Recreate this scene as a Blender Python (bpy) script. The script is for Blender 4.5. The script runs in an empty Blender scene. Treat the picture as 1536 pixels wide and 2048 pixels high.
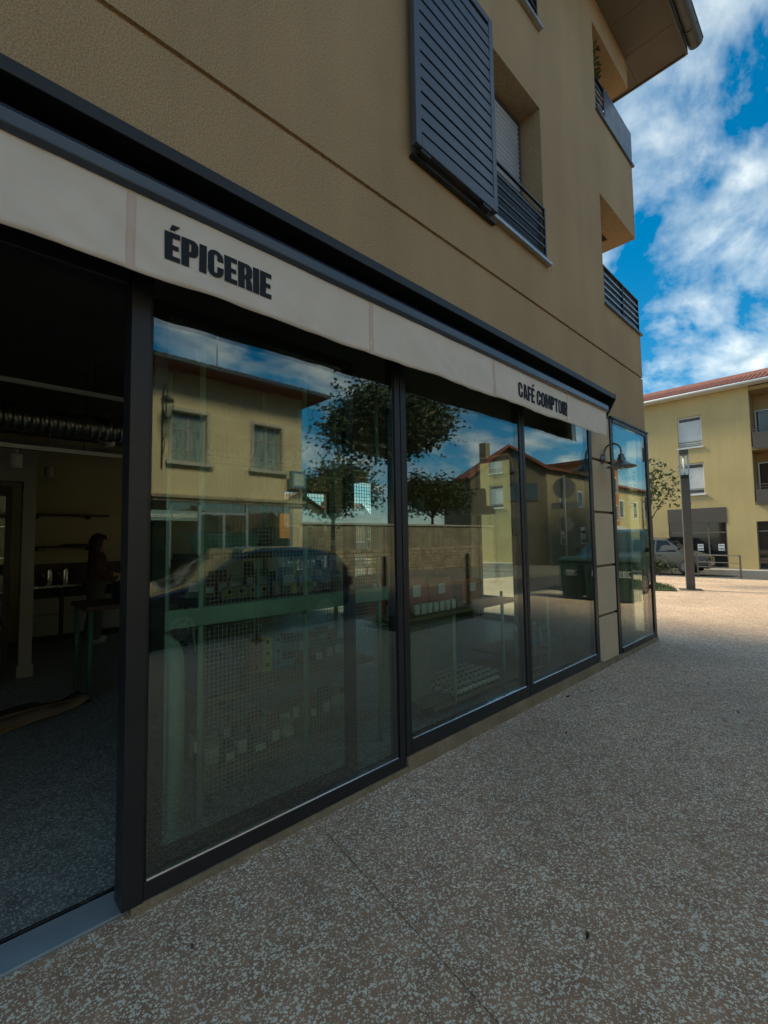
import bpy, bmesh, math, random
from mathutils import Vector, Matrix, noise as mnoise
R = math.radians
random.seed(7)
sc = bpy.context.scene
COL = sc.collection

# ------------------------------------------------------------------ camera
YAW, PITCH, ROLL, FPX = R(46.04), R(3.47), R(-0.914), 920.8
CAM = Vector((0.0, -2.16, 1.5))
fw = Vector((math.cos(YAW)*math.cos(PITCH), math.sin(YAW)*math.cos(PITCH), math.sin(PITCH)))
rt = Vector((math.sin(YAW), -math.cos(YAW), 0.0))
up = rt.cross(fw)
rt, up = rt*math.cos(ROLL)+up*math.sin(ROLL), -rt*math.sin(ROLL)+up*math.cos(ROLL)
cd = bpy.data.cameras.new('camera')
cd.sensor_fit = 'HORIZONTAL'; cd.sensor_width = 36.0; cd.lens = 36.0*FPX/1536.0
cd.clip_start = 0.05; cd.clip_end = 2000
cam = bpy.data.objects.new('camera', cd); COL.objects.link(cam)
M3 = Matrix((rt, up, -fw)).transposed()
cam.matrix_world = Matrix.Translation(CAM) @ M3.to_4x4()
sc.camera = cam

# ------------------------------------------------------------------ sky, sun, exposure
SUN_EL = R(44); SUN_VEC = Vector((-0.20, 1.0, 0.0)).normalized()      # towards the sun, in plan
world = bpy.data.worlds.new('World'); sc.world = world; world.use_nodes = True
nt = world.node_tree; nt.nodes.clear()
def wn(t, **k):
    n = nt.nodes.new(t)
    for a, b in k.items(): setattr(n, a, b)
    return n
sky = wn('ShaderNodeTexSky', sky_type='NISHITA'); sky.sun_disc = False
sky.sun_elevation = SUN_EL; sky.sun_rotation = math.atan2(SUN_VEC.x, SUN_VEC.y)
sky.altitude = 100; sky.air_density = 1.0; sky.dust_density = 0.5; sky.ozone_density = 3.5
hs = wn('ShaderNodeHueSaturation'); hs.inputs['Saturation'].default_value = 1.45; hs.inputs['Value'].default_value = 0.32; hs.inputs['Hue'].default_value = 0.484
nt.links.new(sky.outputs[0], hs.inputs['Color'])
geo = wn('ShaderNodeNewGeometry')
neg = wn('ShaderNodeVectorMath', operation='SCALE'); neg.inputs['Scale'].default_value = -1.0
tc = wn('ShaderNodeTexCoord')
sep = wn('ShaderNodeSeparateXYZ'); nt.links.new(tc.outputs['Generated'], sep.inputs[0])
za = wn('ShaderNodeMath', operation='ADD'); za.inputs[1].default_value = 0.22
zm = wn('ShaderNodeMath', operation='MAXIMUM'); zm.inputs[1].default_value = 0.0
nt.links.new(sep.outputs[2], zm.inputs[0]); nt.links.new(zm.outputs[0], za.inputs[0])
dx = wn('ShaderNodeMath', operation='DIVIDE'); dy = wn('ShaderNodeMath', operation='DIVIDE')
nt.links.new(sep.outputs[0], dx.inputs[0]); nt.links.new(za.outputs[0], dx.inputs[1])
nt.links.new(sep.outputs[1], dy.inputs[0]); nt.links.new(za.outputs[0], dy.inputs[1])
cmb = wn('ShaderNodeCombineXYZ'); nt.links.new(dx.outputs[0], cmb.inputs[0]); nt.links.new(dy.outputs[0], cmb.inputs[1])
mp = wn('ShaderNodeMapping'); mp.inputs['Location'].default_value = (1.9, 6.3, 0.0); mp.inputs['Rotation'].default_value = (0, 0, R(-20)); mp.inputs['Scale'].default_value = (1.0, 1.35, 1.0)
nt.links.new(cmb.outputs[0], mp.inputs[0])
n1 = wn('ShaderNodeTexNoise'); n1.inputs['Scale'].default_value = 2.9; n1.inputs['Detail'].default_value = 8; n1.inputs['Roughness'].default_value = 0.56; n1.inputs['Distortion'].default_value = 0.25
n2 = wn('ShaderNodeTexNoise'); n2.inputs['Scale'].default_value = 7.0; n2.inputs['Detail'].default_value = 5; n2.inputs['Roughness'].default_value = 0.55
nt.links.new(mp.outputs[0], n1.inputs['Vector']); nt.links.new(mp.outputs[0], n2.inputs['Vector'])
ra = wn('ShaderNodeValToRGB'); ra.color_ramp.elements[0].position = 0.432; ra.color_ramp.elements[1].position = 0.71
ra.color_ramp.elements[1].color = (0.93, 0.93, 0.93, 1)
nt.links.new(n1.outputs['Fac'], ra.inputs[0])
rc = wn('ShaderNodeValToRGB'); rc.color_ramp.elements[0].position = 0.32; rc.color_ramp.elements[1].position = 0.72
rc.color_ramp.elements[0].color = (1.35, 1.65, 1.8, 1); rc.color_ramp.elements[1].color = (3.25, 3.35, 3.05, 1)
nt.links.new(n2.outputs['Fac'], rc.inputs[0])
mx = wn('ShaderNodeMixRGB'); nt.links.new(ra.outputs[0], mx.inputs[0]); nt.links.new(hs.outputs[0], mx.inputs[1]); nt.links.new(rc.outputs[0], mx.inputs[2])
bg = wn('ShaderNodeBackground'); bg.inputs['Strength'].default_value = 0.078
nt.links.new(mx.outputs[0], bg.inputs['Color'])
wo = wn('ShaderNodeOutputWorld'); nt.links.new(bg.outputs[0], wo.inputs['Surface'])

sd = bpy.data.lights.new('sun', 'SUN'); sd.energy = 0.95; sd.angle = R(17.0); sd.color = (1.0, 0.88, 0.64)
sun = bpy.data.objects.new('sun', sd); COL.objects.link(sun)
sdir = Vector((SUN_VEC.x*math.cos(SUN_EL), SUN_VEC.y*math.cos(SUN_EL), math.sin(SUN_EL)))
sun.rotation_euler = sdir.to_track_quat('Z', 'Y').to_euler(); sun.location = (0, 30, 40)

sc.view_settings.view_transform = 'Standard'; sc.view_settings.look = 'None'
sc.view_settings.exposure = 2.62; sc.view_settings.gamma = 1.0; sc.view_settings.use_curve_mapping = False
sc.render.engine = 'CYCLES'
cy = sc.cycles
cy.use_denoising = True; cy.max_bounces = 10; cy.diffuse_bounces = 4; cy.glossy_bounces = 5; cy.transmission_bounces = 4
cy.transparent_max_bounces = 24; cy.sample_clamp_indirect = 6; cy.caustics_reflective = False; cy.caustics_refractive = False

def gz(x):                                   # the square falls gently away beyond the corner
    return 0.0 if x < 8 else -0.0235*(min(x, 60)-8)

# ------------------------------------------------------------------ materials
MATS = {}
def mat(name, col, rough=0.6, metal=0.0, vary=0.0, vscale=3.0, speck=0.0, sscale=200.0, bump=0.0, bscale=120.0, spec=0.5, coat=0.0, emit=0.0, stretch=None, pos=False, rvary=0.0, streak=0.0):
    m = bpy.data.materials.new(name); m.use_nodes = True
    t = m.node_tree; p = t.nodes['Principled BSDF']
    p.inputs['Roughness'].default_value = rough; p.inputs['Metallic'].default_value = metal
    p.inputs['Specular IOR Level'].default_value = spec
    if coat: p.inputs['Coat Weight'].default_value = coat; p.inputs['Coat Roughness'].default_value = 0.08
    c = (col[0], col[1], col[2], 1); p.inputs['Base Color'].default_value = c
    if vary or speck or bump or rvary:
        if pos:
            g = t.nodes.new('ShaderNodeNewGeometry'); src = g.outputs['Position']
        else:
            g = t.nodes.new('ShaderNodeTexCoord'); src = g.outputs['Object']
        if stretch:
            mpn = t.nodes.new('ShaderNodeMapping'); mpn.inputs['Scale'].default_value = stretch
            t.links.new(src, mpn.inputs[0]); src = mpn.outputs[0]
        cur = None
        def layer(scale, amt, detail, cur):
            nz = t.nodes.new('ShaderNodeTexNoise'); nz.inputs['Scale'].default_value = scale; nz.inputs['Detail'].default_value = detail
            t.links.new(src, nz.inputs['Vector'])
            mr = t.nodes.new('ShaderNodeMapRange'); mr.inputs['From Min'].default_value = 0.3; mr.inputs['From Max'].default_value = 0.7
            mr.inputs['To Min'].default_value = 1-amt; mr.inputs['To Max'].default_value = 1+amt
            t.links.new(nz.outputs['Fac'], mr.inputs['Value'])
            vm = t.nodes.new('ShaderNodeVectorMath'); vm.operation = 'SCALE'
            if cur is None: vm.inputs[0].default_value = col[:3]
            else: t.links.new(cur, vm.inputs[0])
            t.links.new(mr.outputs[0], vm.inputs['Scale'])
            return vm.outputs[0], nz
        if vary: cur, _ = layer(vscale, vary, 5, cur)
        if speck: cur, _ = layer(sscale, speck, 2, cur)
        if streak:
            keep = src; ms = t.nodes.new('ShaderNodeMapping'); ms.inputs['Scale'].default_value = (2.2, 2.2, .16); t.links.new(src, ms.inputs[0]); src = ms.outputs[0]
            cur, _ = layer(1.6, streak, 6, cur); src = keep
        if cur is not None: t.links.new(cur, p.inputs['Base Color'])
        if rvary:
            nz = t.nodes.new('ShaderNodeTexNoise'); nz.inputs['Scale'].default_value = vscale*2; nz.inputs['Detail'].default_value = 6
            t.links.new(src, nz.inputs['Vector'])
            mr = t.nodes.new('ShaderNodeMapRange'); mr.inputs['From Min'].default_value = 0.3; mr.inputs['From Max'].default_value = 0.7
            mr.inputs['To Min'].default_value = max(rough-rvary, .02); mr.inputs['To Max'].default_value = min(rough+rvary, 1)
            t.links.new(nz.outputs['Fac'], mr.inputs['Value']); t.links.new(mr.outputs[0], p.inputs['Roughness'])
        if bump:
            nz = t.nodes.new('ShaderNodeTexNoise'); nz.inputs['Scale'].default_value = bscale; nz.inputs['Detail'].default_value = 4
            t.links.new(src, nz.inputs['Vector'])
            b = t.nodes.new('ShaderNodeBump'); b.inputs['Strength'].default_value = 1.0; b.inputs['Distance'].default_value = bump
            t.links.new(nz.outputs['Fac'], b.inputs['Height']); t.links.new(b.outputs[0], p.inputs['Normal'])
    if emit:
        p.inputs['Emission Color'].default_value = c; p.inputs['Emission Strength'].default_value = emit
    MATS[name] = m
    return m

def glass_mat(name, tint, r0):
    m = bpy.data.materials.new(name); m.use_nodes = True
    t = m.node_tree; t.nodes.clear()
    g = t.nodes.new('ShaderNodeNewGeometry')
    d = t.nodes.new('ShaderNodeVectorMath'); d.operation = 'DOT_PRODUCT'
    t.links.new(g.outputs['Incoming'], d.inputs[0]); t.links.new(g.outputs['Normal'], d.inputs[1])
    a = t.nodes.new('ShaderNodeMath'); a.operation = 'ABSOLUTE'; t.links.new(d.outputs['Value'], a.inputs[0])
    s = t.nodes.new('ShaderNodeMath'); s.operation = 'SUBTRACT'; s.inputs[0].default_value = 1.0; t.links.new(a.outputs[0], s.inputs[1])
    pw = t.nodes.new('ShaderNodeMath'); pw.operation = 'POWER'; pw.inputs[1].default_value = 5.0; t.links.new(s.outputs[0], pw.inputs[0])
    ma = t.nodes.new('ShaderNodeMath'); ma.operation = 'MULTIPLY_ADD'; ma.inputs[1].default_value = 1-r0; ma.inputs[2].default_value = r0
    t.links.new(pw.outputs[0], ma.inputs[0])
    tr = t.nodes.new('ShaderNodeBsdfTransparent'); tr.inputs[0].default_value = (*tint, 1)
    gl = t.nodes.new('ShaderNodeBsdfGlossy'); gl.inputs['Roughness'].default_value = 0.0; gl.inputs['Color'].default_value = (0.97, 1.0, 0.98, 1)
    mix = t.nodes.new('ShaderNodeMixShader'); t.links.new(ma.outputs[0], mix.inputs[0]); t.links.new(tr.outputs[0], mix.inputs[1]); t.links.new(gl.outputs[0], mix.inputs[2])
    o = t.nodes.new('ShaderNodeOutputMaterial'); t.links.new(mix.outputs[0], o.inputs['Surface'])
    MATS[name] = m
    return m

def aggregate_mat(name, base, chip, scale, cover, tone=0.22, rough=0.55):
    """washed concrete: pale stone chips of uneven size bedded in a darker cement"""
    m = bpy.data.materials.new(name); m.use_nodes = True
    t = m.node_tree; p = t.nodes['Principled BSDF']
    g = t.nodes.new('ShaderNodeNewGeometry'); src = g.outputs['Position']
    def nz(s, d=3, ro=.5):
        n = t.nodes.new('ShaderNodeTexNoise'); n.inputs['Scale'].default_value = s; n.inputs['Detail'].default_value = d; n.inputs['Roughness'].default_value = ro
        t.links.new(src, n.inputs['Vector']); return n
    def mrange(a, f0, f1, t0, t1):
        n = t.nodes.new('ShaderNodeMapRange'); n.inputs[1].default_value = f0; n.inputs[2].default_value = f1; n.inputs[3].default_value = t0; n.inputs[4].default_value = t1
        t.links.new(a, n.inputs[0]); return n.outputs[0]
    def math_(op, a, b):
        n = t.nodes.new('ShaderNodeMath'); n.operation = op
        for i, v in enumerate((a, b)):
            if isinstance(v, (int, float)): n.inputs[i].default_value = v
            else: t.links.new(v, n.inputs[i])
        return n.outputs[0]
    warp = nz(scale*1.3, 2)
    wv = t.nodes.new('ShaderNodeVectorMath'); wv.operation = 'SCALE'; wv.inputs['Scale'].default_value = 0.9/scale
    t.links.new(warp.outputs['Color'], wv.inputs[0])
    wa = t.nodes.new('ShaderNodeVectorMath'); wa.operation = 'ADD'; t.links.new(src, wa.inputs[0]); t.links.new(wv.outputs[0], wa.inputs[1])
    masks = []
    tint = None
    for k, (s, rr) in enumerate(((scale, cover), (scale*1.75, cover*0.92))):
        v = t.nodes.new('ShaderNodeTexVoronoi'); v.inputs['Scale'].default_value = s; v.inputs['Randomness'].default_value = 1.0
        t.links.new(wa.outputs[0], v.inputs['Vector'])
        sp = t.nodes.new('ShaderNodeSeparateColor'); t.links.new(v.outputs['Color'], sp.inputs[0])
        lim = mrange(sp.outputs[0], 0.25, 1.0, 0.0, rr)
        dd = math_('SUBTRACT', lim, v.outputs['Distance'])
        masks.append(mrange(dd, 0.0, 0.045, 0.0, 1.0))
        if tint is None: tint = sp.outputs[1]
    msk = math_('MAXIMUM', masks[0], masks[1])
    big = nz(0.7, 5, .6); mid = nz(9, 4)
    dens = mrange(nz(1.6, 4).outputs['Fac'], .3, .7, .86, 1.0)
    msk = math_('MULTIPLY', msk, dens)
    cr = t.nodes.new('ShaderNodeMixRGB'); cr.inputs[1].default_value = (*[c*0.85 for c in chip], 1); cr.inputs[2].default_value = (*chip, 1)
    t.links.new(tint, cr.inputs[0])
    bs = t.nodes.new('ShaderNodeMixRGB'); bs.inputs[1].default_value = (*[c*(1-tone) for c in base], 1); bs.inputs[2].default_value = (*[c*(1+tone) for c in base], 1)
    t.links.new(mrange(mid.outputs['Fac'], .3, .7, 0, 1), bs.inputs[0])
    mix = t.nodes.new('ShaderNodeMixRGB'); t.links.new(msk, mix.inputs[0]); t.links.new(bs.outputs[0], mix.inputs[1]); t.links.new(cr.outputs[0], mix.inputs[2])
    sc_ = t.nodes.new('ShaderNodeVectorMath'); sc_.operation = 'SCALE'; t.links.new(mix.outputs[0], sc_.inputs[0])
    t.links.new(mrange(big.outputs['Fac'], .3, .7, .84, 1.14), sc_.inputs['Scale'])
    t.links.new(sc_.outputs[0], p.inputs['Base Color'])
    p.inputs['Roughness'].default_value = rough; p.inputs['Specular IOR Level'].default_value = .25
    t.links.new(mrange(big.outputs['Fac'], .3, .7, rough-.14, rough+.14), p.inputs['Roughness'])
    b = t.nodes.new('ShaderNodeBump'); b.inputs['Distance'].default_value = 0.0016; b.inputs['Strength'].default_value = 0.8
    t.links.new(msk, b.inputs['Height']); t.links.new(b.outputs[0], p.inputs['Normal'])
    MATS[name] = m
    return m

STUCCO = mat('stucco_ochre', (0.445, 0.306, 0.170), .9, vary=.10, vscale=.8, speck=.36, sscale=135, bump=.004, bscale=190, spec=.25, pos=True, streak=.045)
STUCCO_B = mat('stucco_beige', (0.58, 0.45, 0.30), .9, vary=.06, vscale=2.0, speck=.06, sscale=160, bump=.002, bscale=170, spec=.25, pos=True)
ALU = mat('anthracite_aluminium', (0.021, 0.022, 0.024), .36, 0.0, vary=.12, vscale=4, spec=.42, rvary=.07)
SHUT = mat('shutter_grey_aluminium', (0.066, 0.078, 0.108), .38, 0.0, vary=.08, vscale=3, spec=.6, rvary=.06)
BLACK = mat('black_metal', (0.012, 0.012, 0.013), .5, vary=.2, vscale=6)
BARM = mat('awning_bar_paint', (0.040, 0.052, 0.072), .26, vary=.1, vscale=5, spec=.7)
ZINC = mat('zinc', (0.42, 0.44, 0.46), .38, .85, vary=.12, vscale=8, rvary=.1)
ZINC_D = mat('gutter_zinc', (0.10, 0.10, 0.095), .45, .4, vary=.15, vscale=8, rvary=.1)
BLIND = mat('blind_grey_slats', (0.48, 0.55, 0.64), .30, 0.1, vary=.06, vscale=5)
CANVAS = mat('awning_canvas', (0.76, 0.665, 0.575), .92, vary=.05, vscale=5, speck=.05, sscale=420, bump=.0006, bscale=700, spec=.2)
SEAM = mat('awning_seam_canvas', (0.68, 0.53, 0.45), .92, speck=.06, sscale=420, spec=.2)
INK = mat('lettering_dark', (0.022, 0.027, 0.034), .8, spec=.25)
SOFF = mat('soffit_paint', (0.155, 0.132, 0.10), .8, vary=.08, vscale=2)
PAVE = aggregate_mat('washed_concrete', (0.450, 0.275, 0.168), (1.0, 0.91, 0.74), 86, .68, rough=.68)
SHOPF = aggregate_mat('shop_floor_concrete', (0.20, 0.22, 0.21), (0.62, 0.66, 0.62), 84, .62, rough=.45)
ASPH = mat('asphalt', (0.072, 0.070, 0.066), .88, vary=.18, vscale=1.2, speck=.35, sscale=90, bump=.003, bscale=160, pos=True)
EARTH = mat('earth_ground', (0.115, 0.11, 0.085), .95, vary=.25, vscale=.6, speck=.2, sscale=30, bump=.01, bscale=20, pos=True)
CONC = mat('kerb_concrete', (0.33, 0.31, 0.27), .85, vary=.14, vscale=3, speck=.12, sscale=140, bump=.002, bscale=120, pos=True)
PLINTH = mat('plinth_render', (0.235, 0.18, 0.11), .95, vary=.22, vscale=5, speck=.2, sscale=90, bump=.006, bscale=45, pos=True)
GLASS = glass_mat('shop_glass', (0.80, 0.87, 0.81), 0.125)
GLASS_S = glass_mat('side_glass', (0.97, 0.99, 0.97), 0.04)
GLASS_C = glass_mat('clear_glass', (0.965, 0.985, 0.97), 0.035)
DGLASS = mat('dark_window_glass', (0.012, 0.015, 0.017), .05, spec=.9)
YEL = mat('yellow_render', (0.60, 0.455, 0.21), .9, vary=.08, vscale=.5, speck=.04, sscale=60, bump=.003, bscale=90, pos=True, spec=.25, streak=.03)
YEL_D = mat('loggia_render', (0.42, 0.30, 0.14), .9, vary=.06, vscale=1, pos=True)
TAUPE = mat('taupe_panel', (0.105, 0.085, 0.068), .6, vary=.06, vscale=2)
TILE = mat('roof_tile', (0.20, 0.068, 0.042), .85, vary=.3, vscale=3, speck=.2, sscale=20, pos=True)
WHITE = mat('white_paint', (0.78, 0.78, 0.75), .55, vary=.05, vscale=3)
GREEN = mat('mint_green_tube', (0.36, 0.50, 0.40), .42, vary=.08, vscale=5, spec=.55)
WIRE = mat('galvanised_wire', (0.46, 0.45, 0.39), .45, .2)
WOOD = mat('shelf_wood', (0.30, 0.20, 0.115), .6, vary=.22, vscale=9, stretch=(1, 9, 9), bump=.001, bscale=30)
WOOD_D = mat('dark_wood', (0.085, 0.05, 0.032), .55, vary=.25, vscale=9, stretch=(1, 9, 9))
CARD = mat('cardboard', (0.21, 0.15, 0.09), .9, vary=.1, vscale=6)
CEIL = mat('ceiling_black', (0.075, 0.072, 0.066), .9, vary=.2, vscale=3)
WALLI = mat('shop_wall_paint', (0.55, 0.49, 0.31), .9, vary=.05, vscale=2, pos=True)
WALLG = mat('shop_grey_paint', (0.32, 0.33, 0.31), .9, vary=.05, vscale=2)
STEEL = mat('brushed_steel', (0.55, 0.56, 0.57), .25, 1.0, rvary=.08, vscale=6)
RUBBER = mat('rubber', (0.018, 0.018, 0.018), .8)
RIM = mat('wheel_rim', (0.34, 0.35, 0.36), .3, .9)
LEAF = mat('leaf_green', (0.032, 0.052, 0.017), .55, vary=.45, vscale=1.3, spec=.35)
LEAF_L = mat('leaf_light', (0.085, 0.115, 0.035), .5, vary=.4, vscale=2.5, spec=.4)
BARK = mat('bark', (0.06, 0.046, 0.034), .95, vary=.3, vscale=9, bump=.01, bscale=30, stretch=(1, 1, .3))
GRASS = mat('grass', (0.055, 0.085, 0.022), .8, vary=.4, vscale=3)
STONE = mat('rubble_stone', (0.27, 0.225, 0.15), .95, vary=.35, vscale=2.2, speck=.2, sscale=25, bump=.01, bscale=18, pos=True)
IRON = mat('cast_iron', (0.020, 0.024, 0.024), .55, .2, vary=.2, vscale=10)
BINM = mat('bin_plastic', (0.015, 0.042, 0.037), .5, vary=.1, vscale=3, spec=.4)

# ------------------------------------------------------------------ mesh builder
class MB:
    def __init__(s): s.v = []; s.f = []; s.sm = []
    def add(s, vs, fs, smooth=False):
        b = len(s.v); s.v += [tuple(x) for x in vs]
        for f in fs: s.f.append(tuple(b+i for i in f)); s.sm.append(smooth)
        return s
    def box(s, x0, x1, y0, y1, z0, z1):
        return s.add([(x0,y0,z0),(x1,y0,z0),(x1,y1,z0),(x0,y1,z0),(x0,y0,z1),(x1,y0,z1),(x1,y1,z1),(x0,y1,z1)],
                     [(3,2,1,0),(4,5,6,7),(0,1,5,4),(1,2,6,5),(2,3,7,6),(3,0,4,7)])
    def obox(s, c, ax, ay, az):            # oriented box: centre and three half axes
        c, ax, ay, az = map(Vector, (c, ax, ay, az)); vs = []
        for k in (-1, 1):
            for i, j in ((-1,-1),(1,-1),(1,1),(-1,1)): vs.append(c+ax*i+ay*j+az*k)
        return s.add(vs, [(3,2,1,0),(4,5,6,7),(0,1,5,4),(1,2,6,5),(2,3,7,6),(3,0,4,7)])
    def bar(s, a, b, w, h, upv=(0,0,1)):   # rectangular bar between two points
        a, b = Vector(a), Vector(b); d = b-a; u = Vector(upv); sd_ = d.cross(u)
        if sd_.length < 1e-6: sd_ = d.cross(Vector((1,0,0)))
        sd_.normalize(); u = sd_.cross(d).normalized()
        return s.obox((a+b)/2, d/2, sd_*w/2, u*h/2)
    def tube(s, pts, r, n=10, caps=True):
        pts = [Vector(p) for p in pts]; N = len(pts)
        rr = r if isinstance(r, (list, tuple)) else [r]*N
        ts = []
        for i in range(N):
            t = (pts[min(i+1,N-1)]-pts[max(i-1,0)]); ts.append(t.normalized())
        a = Vector((0,0,1)) if abs(ts[0].z) < .9 else Vector((1,0,0))
        u = ts[0].cross(a).normalized(); vs = []
        for i in range(N):
            u = (u-ts[i]*u.dot(ts[i])).normalized(); w = ts[i].cross(u)
            for k in range(n):
                th = 2*math.pi*k/n; vs.append(pts[i]+(u*math.cos(th)+w*math.sin(th))*rr[i])
        fs = [(i*n+k, i*n+(k+1)%n, (i+1)*n+(k+1)%n, (i+1)*n+k) for i in range(N-1) for k in range(n)]
        s.add(vs, fs, True)
        if caps: s.add(vs[:n], [tuple(range(n))[::-1]]); s.add(vs[-n:], [tuple(range(n))])
        return s
    def lathe(s, prof, n=20, c=(0,0,0), smooth=True):
        vs = []
        for r, z in prof:
            for k in range(n):
                th = 2*math.pi*k/n; vs.append((c[0]+r*math.cos(th), c[1]+r*math.sin(th), c[2]+z))
        P = len(prof)
        fs = [(i*n+k, i*n+(k+1)%n, (i+1)*n+(k+1)%n, (i+1)*n+k) for i in range(P-1) for k in range(n)]
        s.add(vs, fs, smooth)
        if prof[0][0] > 1e-4: s.add(vs[:n], [tuple(range(n))[::-1]])
        if prof[-1][0] > 1e-4: s.add(vs[-n:], [tuple(range(n))])
        return s
    def prism(s, poly, fn, a, b):          # polygon (u,v) swept from a to b; fn(u,v,t)->xyz
        n = len(poly); vs = [fn(u, v, a) for u, v in poly]+[fn(u, v, b) for u, v in poly]
        return s.add(vs, [tuple(range(n))[::-1], tuple(range(n, 2*n))]+[(i, (i+1)%n, n+(i+1)%n, n+i) for i in range(n)])
    def loft(s, rings, closed=True, caps=True, smooth=True):
        n = len(rings[0]); vs = [p for r_ in rings for p in r_]; m = n if closed else n-1
        s.add(vs, [(i*n+k, i*n+(k+1)%n, (i+1)*n+(k+1)%n, (i+1)*n+k) for i in range(len(rings)-1) for k in range(m)], smooth)
        if caps: s.add(rings[0], [tuple(range(n))[::-1]]); s.add(rings[-1], [tuple(range(n))])
        return s
    def build(s, name, m, parent=None, off=None, bevel=0.0, fix=True, merge=True):
        """world=off: subtract this location (the thing's base) from the vertices"""
        vs = s.v
        if off is not None: o = Vector(off); vs = [(x-o.x, y-o.y, z-o.z) for x, y, z in vs]
        me = bpy.data.meshes.new(name); me.from_pydata(vs, [], s.f)
        me.polygons.foreach_set('use_smooth', s.sm)
        if fix:
            bm = bmesh.new(); bm.from_mesh(me)
            if merge: bmesh.ops.remove_doubles(bm, verts=bm.verts, dist=1e-5)
            bmesh.ops.recalc_face_normals(bm, faces=bm.faces); bm.to_mesh(me); bm.free()
        me.update()
        ms = m if isinstance(m, (list, tuple)) else [m]
        for q in ms: me.materials.append(q)
        ob = bpy.data.objects.new(name, me); COL.objects.link(ob)
        if parent is not None: ob.parent = parent
        elif off is not None: ob.location = off
        if bevel:
            bv = ob.modifiers.new('bevel', 'BEVEL'); bv.width = bevel; bv.segments = 2; bv.limit_method = 'ANGLE'; bv.angle_limit = R(40)
        return ob

def tag(o, label=None, cat=None, group=None, kind=None):
    if label: o['label'] = label
    if cat: o['category'] = cat
    if group: o['group'] = group
    if kind: o['kind'] = kind
    return o
def thing(name, loc, label, cat, group=None, rotz=0.0):
    o = bpy.data.objects.new(name, None); COL.objects.link(o); o.location = loc; o.rotation_euler = (0, 0, rotz)
    o.empty_display_size = .1
    return tag(o, label, cat, group)
def copy_tree(o, parent=None):
    c = o.copy(); COL.objects.link(c)
    if parent is not None: c.parent = parent
    for ch in list(o.children): copy_tree(ch, c)
    return c
def share(src, name, parent, loc=(0,0,0), rot=None):
    o = bpy.data.objects.new(name, src.data); COL.objects.link(o); o.parent = parent; o.location = loc
    if rot: o.rotation_euler = rot
    return o

def grid_wall(mb, us, vs, dep, T, fn):
    """wall sheet with openings: dep(uc,vc) -> front depth or None (open); T back depth; fn(u,v,d)->xyz"""
    nu, nv = len(us)-1, len(vs)-1
    D = [[dep((us[i]+us[i+1])/2, (vs[j]+vs[j+1])/2) for j in range(nv)] for i in range(nu)]
    def q(a, b, c, d): mb.add([a, b, c, d], [(0,1,2,3)])
    for i in range(nu):
        for j in range(nv):
            d = D[i][j]
            if d is None: continue
            u0, u1, v0, v1 = us[i], us[i+1], vs[j], vs[j+1]
            q(fn(u0,v0,d), fn(u1,v0,d), fn(u1,v1,d), fn(u0,v1,d))
            q(fn(u0,v0,T), fn(u0,v1,T), fn(u1,v1,T), fn(u1,v0,T))
            for di, dj, a, b in ((-1,0,(u0,v0),(u0,v1)), (1,0,(u1,v0),(u1,v1)), (0,-1,(u0,v0),(u1,v0)), (0,1,(u0,v1),(u1,v1))):
                ii, jj = i+di, j+dj
                nb = D[ii][jj] if 0 <= ii < nu and 0 <= jj < nv else None
                if nb is None: q(fn(*a,d), fn(*b,d), fn(*b,T), fn(*a,T))
                elif nb > d: q(fn(*a,d), fn(*b,d), fn(*b,nb), fn(*a,nb))
    return mb

# ================================================================== GROUND
def sheet(name, quads, m, kind='structure'):
    mb = MB()
    for q in quads: mb.add(q, [(0,1,2,3)])
    return tag(mb.build(name, m), kind=kind)
XS = [-300, 8, 60, 700]
sheet('ground', [[(XS[i], -300, gz(XS[i])-.16), (XS[i+1], -300, gz(XS[i+1])-.16), (XS[i+1], 500, gz(XS[i+1])-.16), (XS[i], 500, gz(XS[i])-.16)] for i in range(3)], EARTH)
sheet('road', [[(XS[i], -9.0, gz(XS[i])-.12), (XS[i+1], -9.0, gz(XS[i+1])-.12), (XS[i+1], -4.78, gz(XS[i+1])-.12), (XS[i], -4.78, gz(XS[i])-.12)] for i in range(3)]
      + [[(24.3, -4.78, gz(24.3)-.12), (30.2, -4.78, gz(30.2)-.12), (30.2, 120, gz(30.2)-.12), (24.3, 120, gz(24.3)-.12)]], ASPH)
pav = thing('pavement', (0, 0, 0), None, None); pav['kind'] = 'structure'
bed = MB()
for a, b in ((-14, 8), (8, 24.1)): bed.add([(a, -4.6, gz(a)-.02), (b, -4.6, gz(b)-.02), (b, 9, gz(b)-.02), (a, 9, gz(a)-.02)] if a > 0 else [(a, -4.6, -.02), (b, -4.6, -.02), (b, -.002, -.02), (a, -.002, -.02)], [(0,1,2,3)])
bed.build('joint_bed', ASPH, pav)
G_ = .0022
def slab(polys):
    mb = MB()
    for p in polys:
        n = len(p); mb.add([(x, y, gz(x)-.10) for x, y in p]+[(x, y, gz(x)) for x, y in p], [tuple(range(n, 2*n))]+[(i, (i+1)%n, n+(i+1)%n, n+i) for i in range(n)])
    mb.build('slab', PAVE, pav)
slab([[(-14, -4.6), (-5.2-G_, -4.6), (-5.1-G_, 0), (-14, 0)]])
slab([[(-5.2+G_, -4.6), (.75-G_, -4.6), (1.505-G_, 0), (-5.1+G_, 0)]])
slab([[(.75+G_, -4.6), (8, -4.6), (8, .46), (7.52, .45), (7.52, 0), (1.505+G_, 0)], [(8, -4.6), (13.9, -4.6), (14.3, .70), (8, .46)]])
slab([[(7.52, .45+2*G_), (8, .46+2*G_), (8, 9), (7.52, 9)], [(8, .46+2*G_), (14.3, .70+2*G_), (15, 9), (8, 9)]])
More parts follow.
